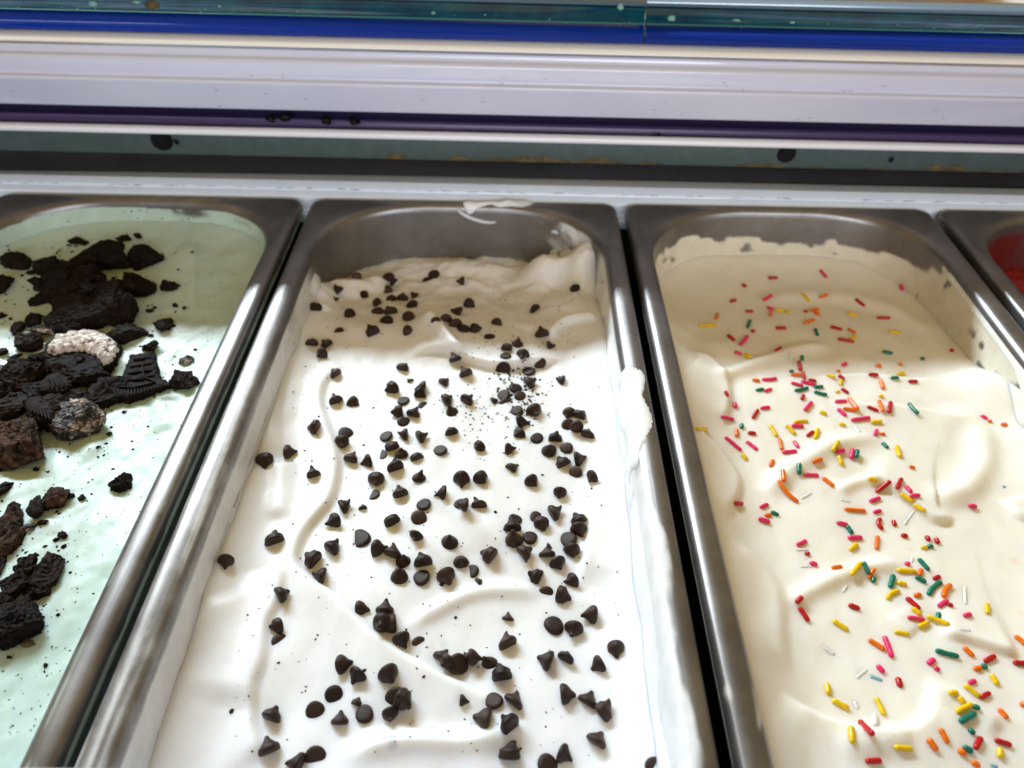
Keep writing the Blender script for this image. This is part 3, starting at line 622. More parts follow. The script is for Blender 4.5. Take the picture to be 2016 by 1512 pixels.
# ------------------------------------------------------------------ chocolate chips (photo x, y, pose: d base up, u point up, a number: lying with the point that way, degrees)
CHIPS = """
662,573,170 702,549,100 716,582,d 690,623,-60 667,654,d 733,654,130 622,607,d 660,589,s170 613,676,100 641,679,150 631,700,-150 741,600,160 744,615,d 765,549,d 774,556,0 764,574,-150 770,590,d
794,588,60 818,585,0 813,602,-30 769,615,110 761,634,d 805,629,-100 805,654,-20 842,553,d 854,541,d 908,556,180 924,602,-30 899,617,180 855,634,d 877,630,90 896,639,100 913,647,d 936,650,-20 964,664,d
896,705,90 658,736,150 794,725,60 807,749,s130 875,754,30 916,736,130 1131,572,150 1051,611,150 1067,656,100 1085,682,0 979,637,60 1019,678,u 999,687,70 996,701,d 1028,701,-120 990,727,d 1060,716,d 1040,732,d 1044,756,20 1104,750,170
772,768,-150 829,765,180 829,778,-30 795,790,d 836,799,d 816,815,60 784,814,-170 796,831,d 660,789,120 697,794,-30 619,843,170 682,855,d 672,876,-110 571,893,0 521,909,-90 617,934,100 692,904,60 721,912,-160 759,860,d 746,895,d 771,881,110 795,859,180 830,863,20 791,896,u 819,899,120 778,920,110 866,887,d 824,942,u 741,948,-100 731,973,d 789,971,100 868,973,180 834,994,d 826,1022,d 772,1026,120 680,999,20 656,1030,-150 714,999,s100
540,1063,100 705,1060,D 656,1080,40 746,1084,-10 614,1104,150 776,1089,60 793,1106,u 819,1061,-120 832,1105,100 629,1137,180
880,790,20 889,811,u 921,790,40 888,851,110 942,884,-140 1004,887,-10 1009,921,40 909,949,-90 947,945,-50 906,992,d 912,1003,180 941,993,100 1048,952,-50 886,1068,u 963,1094,150 908,1108,u 926,1125,d 880,1140,-60 1016,766,d 992,780,d 1025,781,d 997,794,d 1017,810,d 974,789,s20 1053,814,-60 1029,833,0 1020,856,-150 1057,864,d 1093,864,90 1082,889,u 1115,884,d 1120,817,-110 1142,818,50 1120,839,d 1136,846,90 1159,856,60 1107,911,130 1142,907,0 1132,933,d 1163,944,-150 1102,975,-90 1057,1018,d 1066,1036,-90 1093,1012,20 1016,1023,d 1007,1039,100 1138,1022,120 1139,1047,-80 1013,1065,u 1044,1059,d 1033,1089,30 1090,1072,d 1118,1063,d 1076,1089,100 1126,1089,-90 1099,1114,-60 1055,1135,160 1124,1147,-150
443,1110,-100 555,1171,30 543,1236,-150 553,1265,d 678,1310,0 702,1334,-130 658,1371,d 621,1400,d 671,1416,80 719,1406,d 538,1408,60 527,1472,110 703,1382,s60 620,1493,d 582,1506,160 786,1136,u 828,1138,d 944,1145,s30 713,1199,0 759,1199,80 767,1232,-170 751,1242,-100 791,1264,-70 827,1268,d 767,1332,-60 778,1377,d 794,1384,-30 769,1412,-70 870,1292,60 876,1316,-130 902,1314,d 918,1297,s150 934,1302,0 963,1305,u 987,1328,100 996,1265,120 972,1380,d 1015,1379,50 952,1417,170 999,1427,130 1004,1482,90 913,1380,s0 1001,1215,s80
1074,1169,d 1109,1175,-20 1162,1211,180 1091,1232,d 1129,1244,-100 1213,1279,-90 1176,1312,-150 1074,1302,160 1116,1294,60 1116,1369,0 1160,1376,60 1189,1400,30 1177,1456,60 1112,1488,-30 1079,1506,d 1290,1508,d
"""
def chip_mesh(seed):
    r = random.Random(seed); n = 18
    prof = [(0, 0), (.55, .0), (.84, .03), (.95, .11), (1.0, .24), (.985, .40), (.91, .58), (.78, .76), (.61, .93), (.45, 1.08), (.335, 1.22), (.27, 1.35), (.22, 1.46), (.13, 1.55), (0, 1.58)]
    bend = r.uniform(.05, .75); ba = r.uniform(0, 6.28); V = [(0, 0, -.0)]; Fs = []
    hs = r.uniform(.88, 1.08); fat = r.uniform(.8, 1.25)
    dent = r.uniform(0, 6.28); dk = r.uniform(0, .22)
    for i, (q, z) in enumerate(prof[1:-1]):
        z2 = z*hs; k = max(0, z-.7)**1.6*bend
        tipk = 1 if z < .75 else fat
        for j in range(n):
            a = 2*math.pi*j/n; w = 1+.035*math.sin(2*a+seed)+.025*math.sin(3*a+seed*2)-dk*max(0, math.cos(a-dent))**4
            V.append((q*w*tipk*math.cos(a)+k*math.cos(ba), q*w*tipk*math.sin(a)+k*math.sin(ba), z2+(.03*math.sin(a*2+seed) if 0 < i < 3 else 0)))
    k = .88**1.6*bend; V.append((k*math.cos(ba), k*math.sin(ba), 1.58*hs))
    m_ = len(prof)-2
    Fs += [(0, 1+(j+1) % n, 1+j) for j in range(n)]
    for i in range(m_-1): Fs += [(1+i*n+j, 1+i*n+(j+1) % n, 1+(i+1)*n+(j+1) % n, 1+(i+1)*n+j) for j in range(n)]
    Fs += [(1+(m_-1)*n+j, 1+(m_-1)*n+(j+1) % n, len(V)-1) for j in range(n)]
    me = mesh('chocolate_chip', V, Fs); me.materials.append(MAT['choc']); return me
CHIPM = [chip_mesh(i) for i in range(14)]
RANK = ['leftmost', 'second from left', 'third from left', 'fourth from left', 'fifth from left', 'sixth from left', 'seventh from left', 'eighth from left', 'ninth from left', 'tenth from left', 'eleventh from left', 'twelfth from left']+[w+' from left' for w in 'thirteenth fourteenth fifteenth sixteenth seventeenth eighteenth nineteenth twentieth'.split()]
def settle_labels(items, limit=16):
    """items: (object, base text, extra text, x). Labels that single out: the base, then where it lies, then its rank across the photo."""
    by = {}
    for it in items: by.setdefault(it[1], []).append(it)
    for base, L in by.items():
        if len(L) == 1: L[0][0]['label'] = base+', '+L[0][2]; continue
        sub = {}
        for it in L: sub.setdefault(it[2], []).append(it)
        for ex, M in sub.items():
            M.sort(key=lambda q: q[3])
            for i, it in enumerate(M):
                t = base+', '+ex
                if len(M) > 1: t = ('rightmost ' if i == len(M)-1 else RANK[i]+' ') + t if i == len(M)-1 or i == 0 else RANK[i]+' '+t
                it[0]['label'] = t
ROWS2 = [(700, 'in the shaded back'), (835, 'past the shadow'), (965, 'behind the middle'), (1160, 'before the middle'), (1330, 'toward the front'), (9999, 'at the front edge')]
def where(rows, px, py, xin):
    row = next(t for lim, t in rows if py < lim)
    col = 'left side' if xin < -.024 else 'right side' if xin > .024 else 'middle'
    return col+' '+row
def dirword(a):
    a = (a+360) % 360
    return ['right', 'back right', 'back', 'back left', 'left', 'front left', 'front', 'front right'][int(((a+22.5) % 360)//45)]
items = []; placed = []
for i, tok in enumerate(CHIPS.split()):
    a, b, pose = tok.split(','); px, py = float(a), float(b)
    small = pose.startswith('s'); pose = pose[1:] if small else pose
    big = pose == 'D'; pose = 'd' if big else pose
    p = hit(px, py, h2); rr_ = random.Random(i*13+5)
    rad = .0031*rr_.uniform(.86, 1.12)*(1.42 if big else .62 if small else 1)
    over = sum(1 for q in placed if np.hypot(q[0]-p[0], q[1]-p[1]) < .0042)
    placed.append(p)
    e = .002; hx_ = float(h2(np.array([p[0]+e]), np.array([p[1]]))[0]-h2(np.array([p[0]-e]), np.array([p[1]]))[0])/(2*e)
    hy_ = float(h2(np.array([p[0]]), np.array([p[1]+e]))[0]-h2(np.array([p[0]]), np.array([p[1]-e]))[0])/(2*e)
    nrm = Vector((-np.clip(hx_, -.7, .7), -np.clip(hy_, -.7, .7), 1)).normalized()
    if pose == 'd':
        ax = -(nrm+Vector((rr_.uniform(-.35, .35), -.15+rr_.uniform(-.35, .3), 0))).normalized(); off = .32*rad
        text = 'flat base up'
    elif pose == 'u':
        ax = (nrm+Vector((rr_.uniform(-.25, .25), .15+rr_.uniform(-.2, .2), 0))).normalized(); off = -.32*rad; text = 'standing point up'
    else:
        ang = float(pose); q = np.array([px+14*math.cos(math.radians(ang)), py-14*math.sin(math.radians(ang))]); w = onplane(q[0], q[1], p[2])
        d = Vector((w-p)).normalized(); d = (d-nrm*d.dot(nrm)).normalized()
        ax = (d+nrm*rr_.uniform(-.05, .32)).normalized(); off = .28*rad; text = 'lying point '+dirword(ang)
    if small: off -= .35*rad
    if i % 5 == 4 and not small: off -= rr_.uniform(.15, .4)*rad
    o = link('chocolate_chip', CHIPM[i % 14])
    rot = ax.to_track_quat('Z', 'Y') @ Matrix.Rotation(rr_.uniform(0, 6.28), 4, 'Z').to_quaternion()
    base_c = Vector(p)+nrm*(off+.0016*min(over, 2))
    if pose not in ('d', 'u'): base_c = base_c-ax*(.62*rad)
    o.rotation_mode = 'QUATERNION'; o.rotation_quaternion = rot; o.scale = (rad, rad, rad*rr_.uniform(.92, 1.05)); o.location = base_c
    tag(o, None, 'chocolate chip', 'chocolate chips on the white ice cream')
    items.append((o, ('large ' if big else 'sunken ' if small else '')+'chocolate chip '+text, where(ROWS2, px, py, p[0]), px))
settle_labels(items)

# ------------------------------------------------------------------ sprinkles: photo x, y, length px, angle, colour, optional bend (degrees)
SPRINKLES = """
1521,548,20,0,r 1621,540,20,-50,p 1465,563,10,-30,r 1586,586,25,-45,y 1621,584,18,20,o 1443,593,13,20,r 1511,587,21,30,p 1411,624,13,80,o 1475,614,17,0,r 1516,608,15,-20,p 1517,618,11,90,o 1534,612,18,0,y 1551,615,12,-20,y
1586,614,9,0,r 1603,611,20,10,o 1608,618,12,-30,o 1393,642,34,3,y 1474,638,17,70,g 1592,634,24,20,o 1482,653,9,0,r 1537,647,22,0,r 1607,655,15,-70,g 1439,666,18,-40,r 1464,672,24,50,p 1532,688,15,30,r 1453,696,16,-20,p 1472,703,17,-25,y
1556,703,30,-80,w 1579,706,10,90,g 1574,721,20,-80,r 1567,739,21,0,o 1582,740,15,-80,r 1599,750,17,-10,r 1558,732,6,0,g 1488,750,16,-10,o 1515,748,30,5,p,35 1569,758,26,-15,p 1592,756,33,-15,p 1496,768,17,10,g 1512,769,16,20,p 1578,768,28,12,g,25 1611,763,19,5,g 1615,776,28,-15,g,40 1430,776,13,-60,r 1580,783,11,70,r
1693,596,24,-38,r 1678,620,22,-10,y 1739,627,27,0,r 1646,647,25,-15,r 1677,653,19,-30,o 1665,671,33,-10,r 1679,666,13,20,y 1761,655,24,-5,y 1747,695,21,-10,g 1774,567,12,-80,p 1662,718,12,30,p 1729,721,12,0,o 1772,718,9,0,o 1816,707,8,0,g 1650,731,8,0,o 1635,741,19,-15,y 1656,744,15,-40,r 1719,739,20,-5,r 1773,736,16,10,y 1761,745,17,0,g 1797,752,19,0,r 1655,753,12,80,y 1736,758,20,-75,o 1873,691,8,0,r
1591,801,23,50,p 1620,814,16,-25,y 1506,804,20,8,p 1487,816,21,58,r 1432,824,27,-12,p 1447,799,12,-80,p 1460,840,10,90,g 1450,853,16,-90,o 1480,854,17,-5,r 1381,848,20,0,y 1443,875,43,-40,p 1480,878,29,-38,p 1522,849,28,-58,y 1576,831,29,5,y,-40 1556,847,27,-45,y 1570,840,25,-3,p 1595,855,17,35,r 1607,855,21,75,y 1537,875,23,-78,o 1554,891,30,5,p 1567,876,17,-55,p 1465,901,17,-45,y 1519,913,15,65,o 1542,937,25,-82,o 1573,924,23,-90,g 1597,936,30,-3,p 1609,908,21,20,o 1630,950,29,-38,o 1548,972,60,-48,o,40 1587,976,27,30,w 1453,994,17,-5,r 1504,997,18,25,p 1512,1015,15,0,o 1525,1012,18,-25,g 1504,1026,25,-18,p 1645,879,24,60,y 1653,889,20,10,p 1654,908,21,-70,y 1658,837,15,-20,y
1649,772,10,0,y 1663,771,18,-35,r 1655,792,25,2,p 1679,796,31,-50,o 1672,807,27,-8,o 1718,806,25,-22,r 1734,800,24,-68,o 1752,802,22,80,r 1734,781,8,0,y 1797,805,29,-48,g,20 1694,826,38,8,p 1725,832,23,4,y 1657,813,23,-40,p 1724,853,13,70,p 1737,855,11,0,o 1742,878,17,-45,g 1768,890,24,-75,y 1677,895,21,80,p 1685,898,16,80,g 1795,921,13,-20,o 1718,945,20,-15,y 1737,962,38,38,r 1770,953,23,65,r 1788,964,20,-48,p 1801,977,21,5,p 1784,981,31,-33,y 1809,1001,28,-30,y 1722,985,23,20,p 1683,1005,43,-5,o 1727,1008,17,15,p 1731,1032,26,-80,r,120 1760,1031,14,-70,r 1780,1056,15,-10,r 1826,1061,13,-60,r 1844,1066,14,-65,r 1658,1032,24,-12,p 1672,1044,21,-55,g 1683,1060,29,2,p 1790,1019,35,55,w 1664,985,25,-15,w 1687,845,19,-50,w 1948,830,9,0,o 1937,822,16,-30,p 1976,837,14,0,o 1914,998,17,-10,p 1977,958,7,20,b
1578,1070,22,25,p,30 1578,1082,28,0,w 1589,1091,9,0,r 1586,1100,17,0,w 1601,1111,17,-15,p 1587,1115,28,0,w 1647,1118,22,8,o 1680,1078,20,40,y 1726,1069,27,85,o 1685,1121,32,53,y 1705,1118,27,-65,g 1715,1130,25,60,o 1719,1142,14,85,g 1663,1159,19,60,w 1573,1182,19,45,r 1582,1211,35,-57,r 1681,1196,25,-20,r 1654,1232,38,-33,y 1725,1270,39,-33,o 1748,1274,46,-70,p 1631,1281,35,-33,w 1733,1318,22,-48,p 1697,1326,30,40,w 1725,1335,32,-20,b 1770,1344,22,-75,r 1629,1357,24,-82,y
1818,1112,32,-48,g 1796,1102,14,80,w 1786,1111,13,-20,p 1819,1079,14,5,y 1831,1077,13,0,g 1784,1125,39,-3,y 1811,1128,16,70,o 1812,1142,25,-28,g 1755,1146,27,75,g 1775,1150,21,-15,y 1756,1170,31,35,y,-60 1806,1173,15,10,o 1844,1138,16,25,r 1838,1158,38,45,g,-35 1862,1163,30,60,o,-40 1797,1189,37,-42,r 1804,1205,25,-40,y 1856,1189,24,35,p 1870,1192,14,-20,r 1847,1213,15,80,g 1803,1219,35,-8,p 1844,1225,49,-20,y 1818,1231,23,25,y 1943,1199,21,-90,y 1900,1172,39,-88,w 1904,1212,16,15,p 1775,1247,31,-8,y 1864,1288,49,-15,g,15 1906,1284,29,-43,o 1948,1298,25,30,r 1924,1317,17,15,o 1937,1313,14,-35,g 1957,1339,27,-60,y 1914,1343,16,20,p 1912,1361,39,-38,y 1939,1370,22,30,r 1876,1365,20,0,y 1899,1240,28,-5,w 2009,1262,32,-40,o 2008,1307,30,-5,r 1833,1303,18,40,p 1844,1318,12,-50,p
1892,1379,19,-50,y 1896,1396,37,28,y 1921,1393,18,-20,g 1903,1415,37,30,g 1912,1441,18,-40,g 1858,1449,35,-62,o 1835,1467,32,-55,o 1925,1464,27,62,r 1905,1476,23,-25,g 1893,1482,21,-40,o 1974,1463,36,-18,r 1968,1483,22,90,y 1778,1473,37,-4,y 1974,1406,28,-48,o 1920,1505,21,-30,o 2014,1388,11,-10,o 1654,1388,39,-27,y 1732,1391,40,-65,y 1676,1447,35,-85,y 1705,1433,35,-40,r 1719,1499,33,3,r 1718,1423,19,90,w 1686,1388,24,-70,w 1957,1508,20,-10,b
"""
ROWS3 = [(745, 'in the shaded back'), (850, 'past the shadow'), (970, 'behind the middle'), (1100, 'across the middle'), (1230, 'before the middle'), (1370, 'toward the front'), (9999, 'at the front edge')]
def capsule(L, r, bend, seed):
    n = 9; q = random.Random(seed); S_ = []; h = max(L/2-r, r*.12)
    for k in (0.15, .45, .75): S_.append((-h-r*math.cos(k*math.pi/2), r*math.sin(k*math.pi/2)))
    for k in range(6): S_.append((-h+2*h*k/5, r*(1+.05*math.sin(k*2.1+seed))))
    for k in (.75, .45, .15): S_.append((h+r*math.cos(k*math.pi/2), r*math.sin(k*math.pi/2)))
    B = math.radians(bend); V = []; Fs = []
    for i, (s, rad) in enumerate(S_):
        if abs(B) > .02: Rc = L/B; a = s/Rc; c = np.array([Rc*math.sin(a), Rc*(1-math.cos(a))-Rc*(1-math.cos(B/4)), 0]); t = np.array([math.cos(a), math.sin(a), 0])
        else: c = np.array([s, 0, 0]); t = np.array([1, 0, 0])
        nn = np.array([-t[1], t[0], 0])
        V += [tuple(c+rad*(math.cos(2*math.pi*j/n)*nn+math.sin(2*math.pi*j/n)*np.array([0, 0, 1]))) for j in range(n)]
        if i: Fs += [((i-1)*n+j, (i-1)*n+(j+1) % n, i*n+(j+1) % n, i*n+j) for j in range(n)]
    Fs += [list(range(n))[::-1], [(len(S_)-1)*n+j for j in range(n)]]
    me = mesh('sprinkle', V, Fs); bm = bmesh.new(); bm.from_mesh(me); bmesh.ops.recalc_face_normals(bm, faces=bm.faces); bm.to_mesh(me); bm.free(); return me
items = []; placed = []
for i, tok in enumerate(SPRINKLES.split()):
    t = tok.split(','); px, py, L, ang = map(float, t[:4]); col = t[4]; bend = float(t[5]) if len(t) > 5 else random.Random(i).uniform(-9, 9)
    ca, sa = math.cos(math.radians(ang)), math.sin(math.radians(ang))
    p = hit(px, py, h3); A = hit(px-ca*L*.45, py+sa*L*.45, h3); B = hit(px+ca*L*.45, py-sa*L*.45, h3)
    real = np.linalg.norm(B-A)/.9; r = .00088*random.Random(i).uniform(.9, 1.12)
    if L < 11: real = max(real, 2.1*r)
    over = sum(1 for q in placed if np.hypot(q[0]-p[0], q[1]-p[1]) < .0019); placed.append(p)
    me = capsule(max(real, 2.05*r), r, bend, i); me.materials.append(MAT['s'+col])
    o = link('sprinkle', me); d = Vector(B-A).normalized() if np.linalg.norm(B-A) > 1e-5 else Vector((1, 0, 0))
    if abs(d.z) > .6: d.z = .6*np.sign(d.z); d.normalize()
    y = Vector((0, 0, 1)).cross(d).normalized(); z = d.cross(y)
    M3 = Matrix((d, y, z)).transposed(); o.rotation_euler = M3.to_euler()
    mz = max(p[2], .5*(A[2]+B[2])); sink = -.72 if col in 'wb' else .36
    if i % 7 == 3: sink -= .25
    o.location = (p[0], p[1], mz+r*sink+over*.0011)
    size = 'long' if real > .0068 else 'short' if real < .0036 else ''
    shape = 'curved' if abs(bend) > 20 else ''
    o_ = abs(((ang+90) % 180)-90); ori = 'lying crosswise' if o_ < 25 else 'pointing front to back' if o_ > 65 else ('slanted up right' if ((ang+180) % 180) < 90 else 'slanted down right')
    tag(o, None, 'sprinkle', 'sprinkles on the yellow ice cream')
    base = ' '.join(w for w in (size, shape, SPR[col][0], 'sprinkle', ori) if w)
    items.append((o, base, where(ROWS3, px, py, p[0]-PITCHX), px))
settle_labels(items)

# ------------------------------------------------------------------ cookie pieces on the mint: photo x, y, width px, height px, kind d dark, c cream-smeared, t tan
COOKIES = """
40,513,45,38,d 8,556,34,34,d 100,523,50,40,d 192,507,80,58,d 289,505,62,40,d 228,512,60,46,d 150,556,112,72,d 272,560,64,42,d 88,580,34,40,d 200,590,130,78,d 236,607,92,62,d 336,564,37,17,d 324,556,12,12,d 295,611,15,9,d 328,637,33,30,d 36,640,22,38,d 68,628,30,20,d 103,639,21,19,d 60,672,49,40,d 118,622,28,16,d 85,652,40,18,c 160,632,84,46,d 4,620,16,16,d 3,692,22,16,d 244,656,62,44,d 130,655,44,30,d
34,700,15,8,d 115,706,84,36,d 297,681,29,19,d 212,762,62,62,d 164,735,72,56,d 55,732,84,58,d 5,727,30,48,c 362,750,46,34,d 349,732,14,14,d 367,708,24,18,c 80,775,60,40,d 52,762,26,22,c 20,765,50,40,d 105,803,60,60,d 18,803,62,50,d 142,786,72,26,d 158,826,104,64,c 38,852,96,104,m 216,853,11,9,d
240,948,40,30,d 110,978,46,38,m 138,975,18,12,d 73,1000,25,36,d 162,980,14,10,d 4,957,24,36,d 18,1035,58,92,m 57,1037,24,14,c 82,1027,18,9,d 123,1054,18,11,d 98,1110,52,58,d 57,1114,29,44,d 33,1148,54,38,d 78,1162,41,28,d 42,1213,88,78,d 8,1180,40,42,d 2,1105,15,50,d 55,1263,20,12,t 20,1293,9,6,d 90,1309,9,7,d 73,923,9,9,d 345,600,9,7,d 342,641,8,6,d 296,660,8,6,d 305,605,8,6,d 363,605,7,6,d 245,469,24,13,d 273,464,14,11,d 150,474,26,14,d 168,478,14,8,d
"""
_rc = random.Random(31)
COOKIES += ' '.join('%d,%d,%d,%d,d' % (_rc.gauss(178, 52), _rc.gauss(572, 42), w_, w_*_rc.uniform(.6, .85)) for w_ in [_rc.randint(14, 34) for _ in range(26)])
COOKIES += ' '+' '.join('%d,%d,%d,%d,d' % (_rc.gauss(120, 70), _rc.gauss(745, 40), w_, w_*_rc.uniform(.6, .85)) for w_ in [_rc.randint(12, 26) for _ in range(16)])
N_LOOSE = 42
ROWS1 = [(660, 'in the shaded back'), (790, 'past the shadow'), (940, 'behind the middle'), (1090, 'before the middle'), (9999, 'toward the front')]
def chunk(w, d, h, seed, sub):
    r = random.Random(seed); bm = bmesh.new(); bmesh.ops.create_icosphere(bm, subdivisions=sub, radius=1)
    pl = [(Vector((r.gauss(0, 1), r.gauss(0, 1), r.gauss(0, .8))).normalized(), r.uniform(.48, .80)) for _ in range(15)]
    pl += [(Vector((r.uniform(-.3, .3), r.uniform(-.35, .1), 1)).normalized(), .55)]
    sz = max(w, d)
    for v in bm.verts:
        c = v.co.copy()
        for n, q in pl:
            k = c.dot(n)-q
            if k > 0: c -= n*k
        c = Vector((c.x*w/1.36, c.y*d/1.36, c.z*h/1.15)); q = c*420+Vector((seed*7.3, seed*2.1, 0))
        amp = min(.00075, .10*sz)
        c += v.co*amp*(.7*mnoise.noise(q*.8)+.7*mnoise.noise(q*2.1)+.95*mnoise.noise(q*4.8))
        v.co = c
    me = bpy.data.meshes.new('cookie_piece'); bm.to_mesh(me); bm.free()
    me.polygons.foreach_set('use_smooth', [False]*len(me.polygons)); return me
items = []; heap = []
for i, tok in enumerate(COOKIES.split()):
    px, py, w, h, k = tok.split(','); px, py, w, h = map(float, (px, py, w, h))
    p = hit(px, py+h*.22, h1, -.014); sc = pxscale(p); W_, D_ = 1.06*w/sc, 1.18*h/sc; H_ = .62*min(W_, D_*1.15)
    rr_ = random.Random(i+77); me = chunk(W_, D_, H_, i+1, 5 if w > 80 else 4 if w > 28 else 3)
    me.materials.append(MAT['creamy'] if k in 'c' else MAT['wafer'] if k == 'd' else choc('speckled_wafer', (.007, .004, .003), (.075, .042, .030), .85, .7, 330, .12) if k == 'm' else MAT['residue'])
    big = 1 if w > 55 else 0
    near = sum(1 for q in COOKIES.split()[:i] if abs(float(q.split(',')[0])-px) < 45 and abs(float(q.split(',')[1])-py) < 26 and float(q.split(',')[2]) > 40)
    loose = i >= len(COOKIES.split())-N_LOOSE       # small broken bits lie on top of whatever is under them
    if loose:
        tops = [q[2]+q[3]*.55*max(0, 1-(((p[0]-q[0])/(q[4]*.62))**2+((p[1]-q[1])/(q[5]*.62))**2))**.5 for q in heap if ((p[0]-q[0])/(q[4]*.62))**2+((p[1]-q[1])/(q[5]*.62))**2 < 1]
        if tops: p = p.copy(); p[2] = max(max(tops)-H_*.1, p[2])
    else: heap.append((p[0], p[1], p[2]+H_*.20+.0016*min(near, 2)*(w > 24), H_, W_, D_))
    o = link('cookie_piece', me); o.location = (p[0], p[1], p[2]+H_*.20+.0016*min(near, 2)*(w > 24 and not loose)); o.rotation_euler = (rr_.uniform(-.15, .15), rr_.uniform(-.15, .15), rr_.uniform(-.2, .2))
    tag(o, None, 'cookie piece', 'cookie pieces on the mint ice cream')
    size = 'tiny' if w < 16 else 'small' if w < 36 else 'large' if w > 70 else ''
    text = {'d': 'dark', 'c': 'creamy', 'm': 'speckled', 't': 'tan'}[k]
    items.append((o, ' '.join(x for x in (size, text, 'cookie piece') if x), ('left side ' if px < 110 else 'right side ' if px > 240 else 'middle ')+next(t for lim, t in ROWS1 if py < lim)+'', px))
settle_labels(items)

# the piece with its white filling still on: filling layer on a wafer
def slab(name, px_outline, z, thick, material, parent, org, seed, rough=.0005, dome=.0, res=.0007):
    P = np.array([onplane(x, y, z)[:2] for x, y in px_outline]); mn, mx = P.min(0), P.max(0)
    xs = np.arange(mn[0]-res, mx[0]+res, res); ys = np.arange(mn[1]-res, mx[1]+res, res); X, Y = np.meshgrid(xs, ys)
    ins = np.zeros(X.shape, bool); dmin = np.full(X.shape, 1e9)
    for a, b in zip(P, np.roll(P, -1, 0)):
        c = ((a[1] > Y) != (b[1] > Y)); xi = a[0]+(Y-a[1])*(b[0]-a[0])/((b[1]-a[1]) if abs(b[1]-a[1]) > 1e-12 else 1e-12); ins ^= c & (X < xi)
        t = np.clip(((X-a[0])*(b[0]-a[0])+(Y-a[1])*(b[1]-a[1]))/max(1e-12, ((b-a)**2).sum()), 0, 1); dmin = np.minimum(dmin, np.hypot(X-a[0]-t*(b[0]-a[0]), Y-a[1]-t*(b[1]-a[1])))
    sd = np.where(ins, dmin, -dmin)+.0005*fbm(X*500, Y*500, 3, seed)
    Z = z+thick*np.sqrt(np.clip(sd/.0016, 0, 1))+dome*sstep(0, .008, sd)+rough*fbm(X*380, Y*380, 4, seed+3)
    return X, Y, Z, sd
def slab_obj(name, data, bottom, material, parent, org):
    X, Y, Z, sd = data; ok = sd > -.0004; ny, nx = X.shape; idx = np.arange(nx*ny).reshape(ny, nx)
    q = ok[:-1, :-1] & ok[1:, :-1] & ok[:-1, 1:] & ok[1:, 1:]
    F = np.stack([idx[:-1, :-1][q], idx[:-1, 1:][q], idx[1:, 1:][q], idx[1:, :-1][q]], 1); used = np.unique(F); rem = np.full(nx*ny, -1); rem[used] = np.arange(len(used))
    V = np.stack([X, Y, Z], -1).reshape(-1, 3)[used]-org; bm = bmesh.new(); vs = [bm.verts.new(v) for v in V]
    for f in rem[F]: bm.faces.new([vs[i] for i in f])
    r = bmesh.ops.extrude_face_region(bm, geom=bm.faces[:]); low = [g for g in r['geom'] if isinstance(g, bmesh.types.BMVert)]
    for v in low: v.co.z = bottom-org[2]
    bmesh.ops.recalc_face_normals(bm, faces=bm.faces); me = bpy.data.meshes.new(name); bm.to_mesh(me); bm.free()
    me.polygons.foreach_set('use_smooth', [False]*len(me.polygons)); return link(name, me, material, parent)
org = hit(155, 690, h1, -.014); zl = float(org[2])
root = empty('cookie_piece', Vector(org)); tag(root, 'largest cookie piece, dark wafer topped with thick white speckled filling beside the embossed piece', 'cookie piece', 'cookie pieces on the mint ice cream')
out = [(82, 712), (90, 680), (110, 662), (150, 652), (190, 650), (225, 665), (240, 682), (225, 712), (208, 728), (180, 718), (140, 722), (118, 730), (92, 728)]
slab_obj('wafer', slab('wafer', out, zl+.0030, .0012, None, None, org, 3, .0006), zl-.002, MAT['wafer'], root, org)
outf = [(92, 690), (110, 665), (150, 655), (188, 653), (222, 668), (234, 686), (220, 708), (205, 718), (190, 700), (165, 690), (130, 692), (102, 698)]
slab_obj('cream_filling', slab('cream_filling', outf, zl+.0046, .0022, None, None, org, 9, .0009, .0012), zl+.0038, MAT['filling'], root, org)
# embossed wafer piece with its ridged edge
org = hit(275, 760, h1, -.014); zl = float(org[2])
root = empty('cookie_piece', Vector(org)); tag(root, 'fan shaped dark wafer piece with embossed top and ridged edge', 'cookie piece', 'cookie pieces on the mint ice cream')
out = [(257, 699), (284, 697), (303, 692), (310, 724), (314, 740), (336, 758), (304, 772), (250, 787), (227, 786), (218, 762), (238, 745), (250, 719)]
dat = slab('wafer', out, zl+.0026, .0012, None, None, org, 15, .00035)
slab_obj('wafer', dat, zl-.002, MAT['wafer'], root, org)
bmb = bmesh.new(); bmesh.ops.create_cube(bmb, size=1); bmesh.ops.bevel(bmb, geom=bmb.edges[:], offset=.16, segments=1, affect='EDGES')
barm = bpy.data.meshes.new('ridge'); bmb.to_mesh(barm); bmb.free(); barm.materials.append(MAT['wafer'])
for i in range(17):
    t = i/16; a = onplane(225+(333-225)*t, 766+(755-766)*t-3*math.sin(math.pi*t)*-1, zl+.0042); b = onplane(229+(331-229)*t, 783+(762-783)*t+2*math.sin(math.pi*t), zl+.0036)
    d = Vector(b-a); o = link('ridge', barm, None, root); o.location = Vector((a+b)/2-org); o.scale = (.00055, d.length*.95, .0010); o.rotation_euler.z = math.atan2(d.y, d.x)-math.pi/2
for (ax_, ay_, bx_, by_) in ((226, 761, 262, 763), (262, 763, 300, 754), (250, 735, 300, 728), (255, 722, 300, 714), (268, 745, 305, 738), (280, 716, 283, 742), (262, 708, 298, 703), (284, 742, 305, 752), (246, 748, 284, 746)):
    a = onplane(ax_, ay_, zl+.0042); b = onplane(bx_, by_, zl+.0042); d = Vector(b-a); o = link('ridge', barm, None, root); o.location = Vector((a+b)/2-org); o.scale = (.0007, d.length, .0009); o.rotation_euler.z = math.atan2(d.y, d.x)-math.pi/2

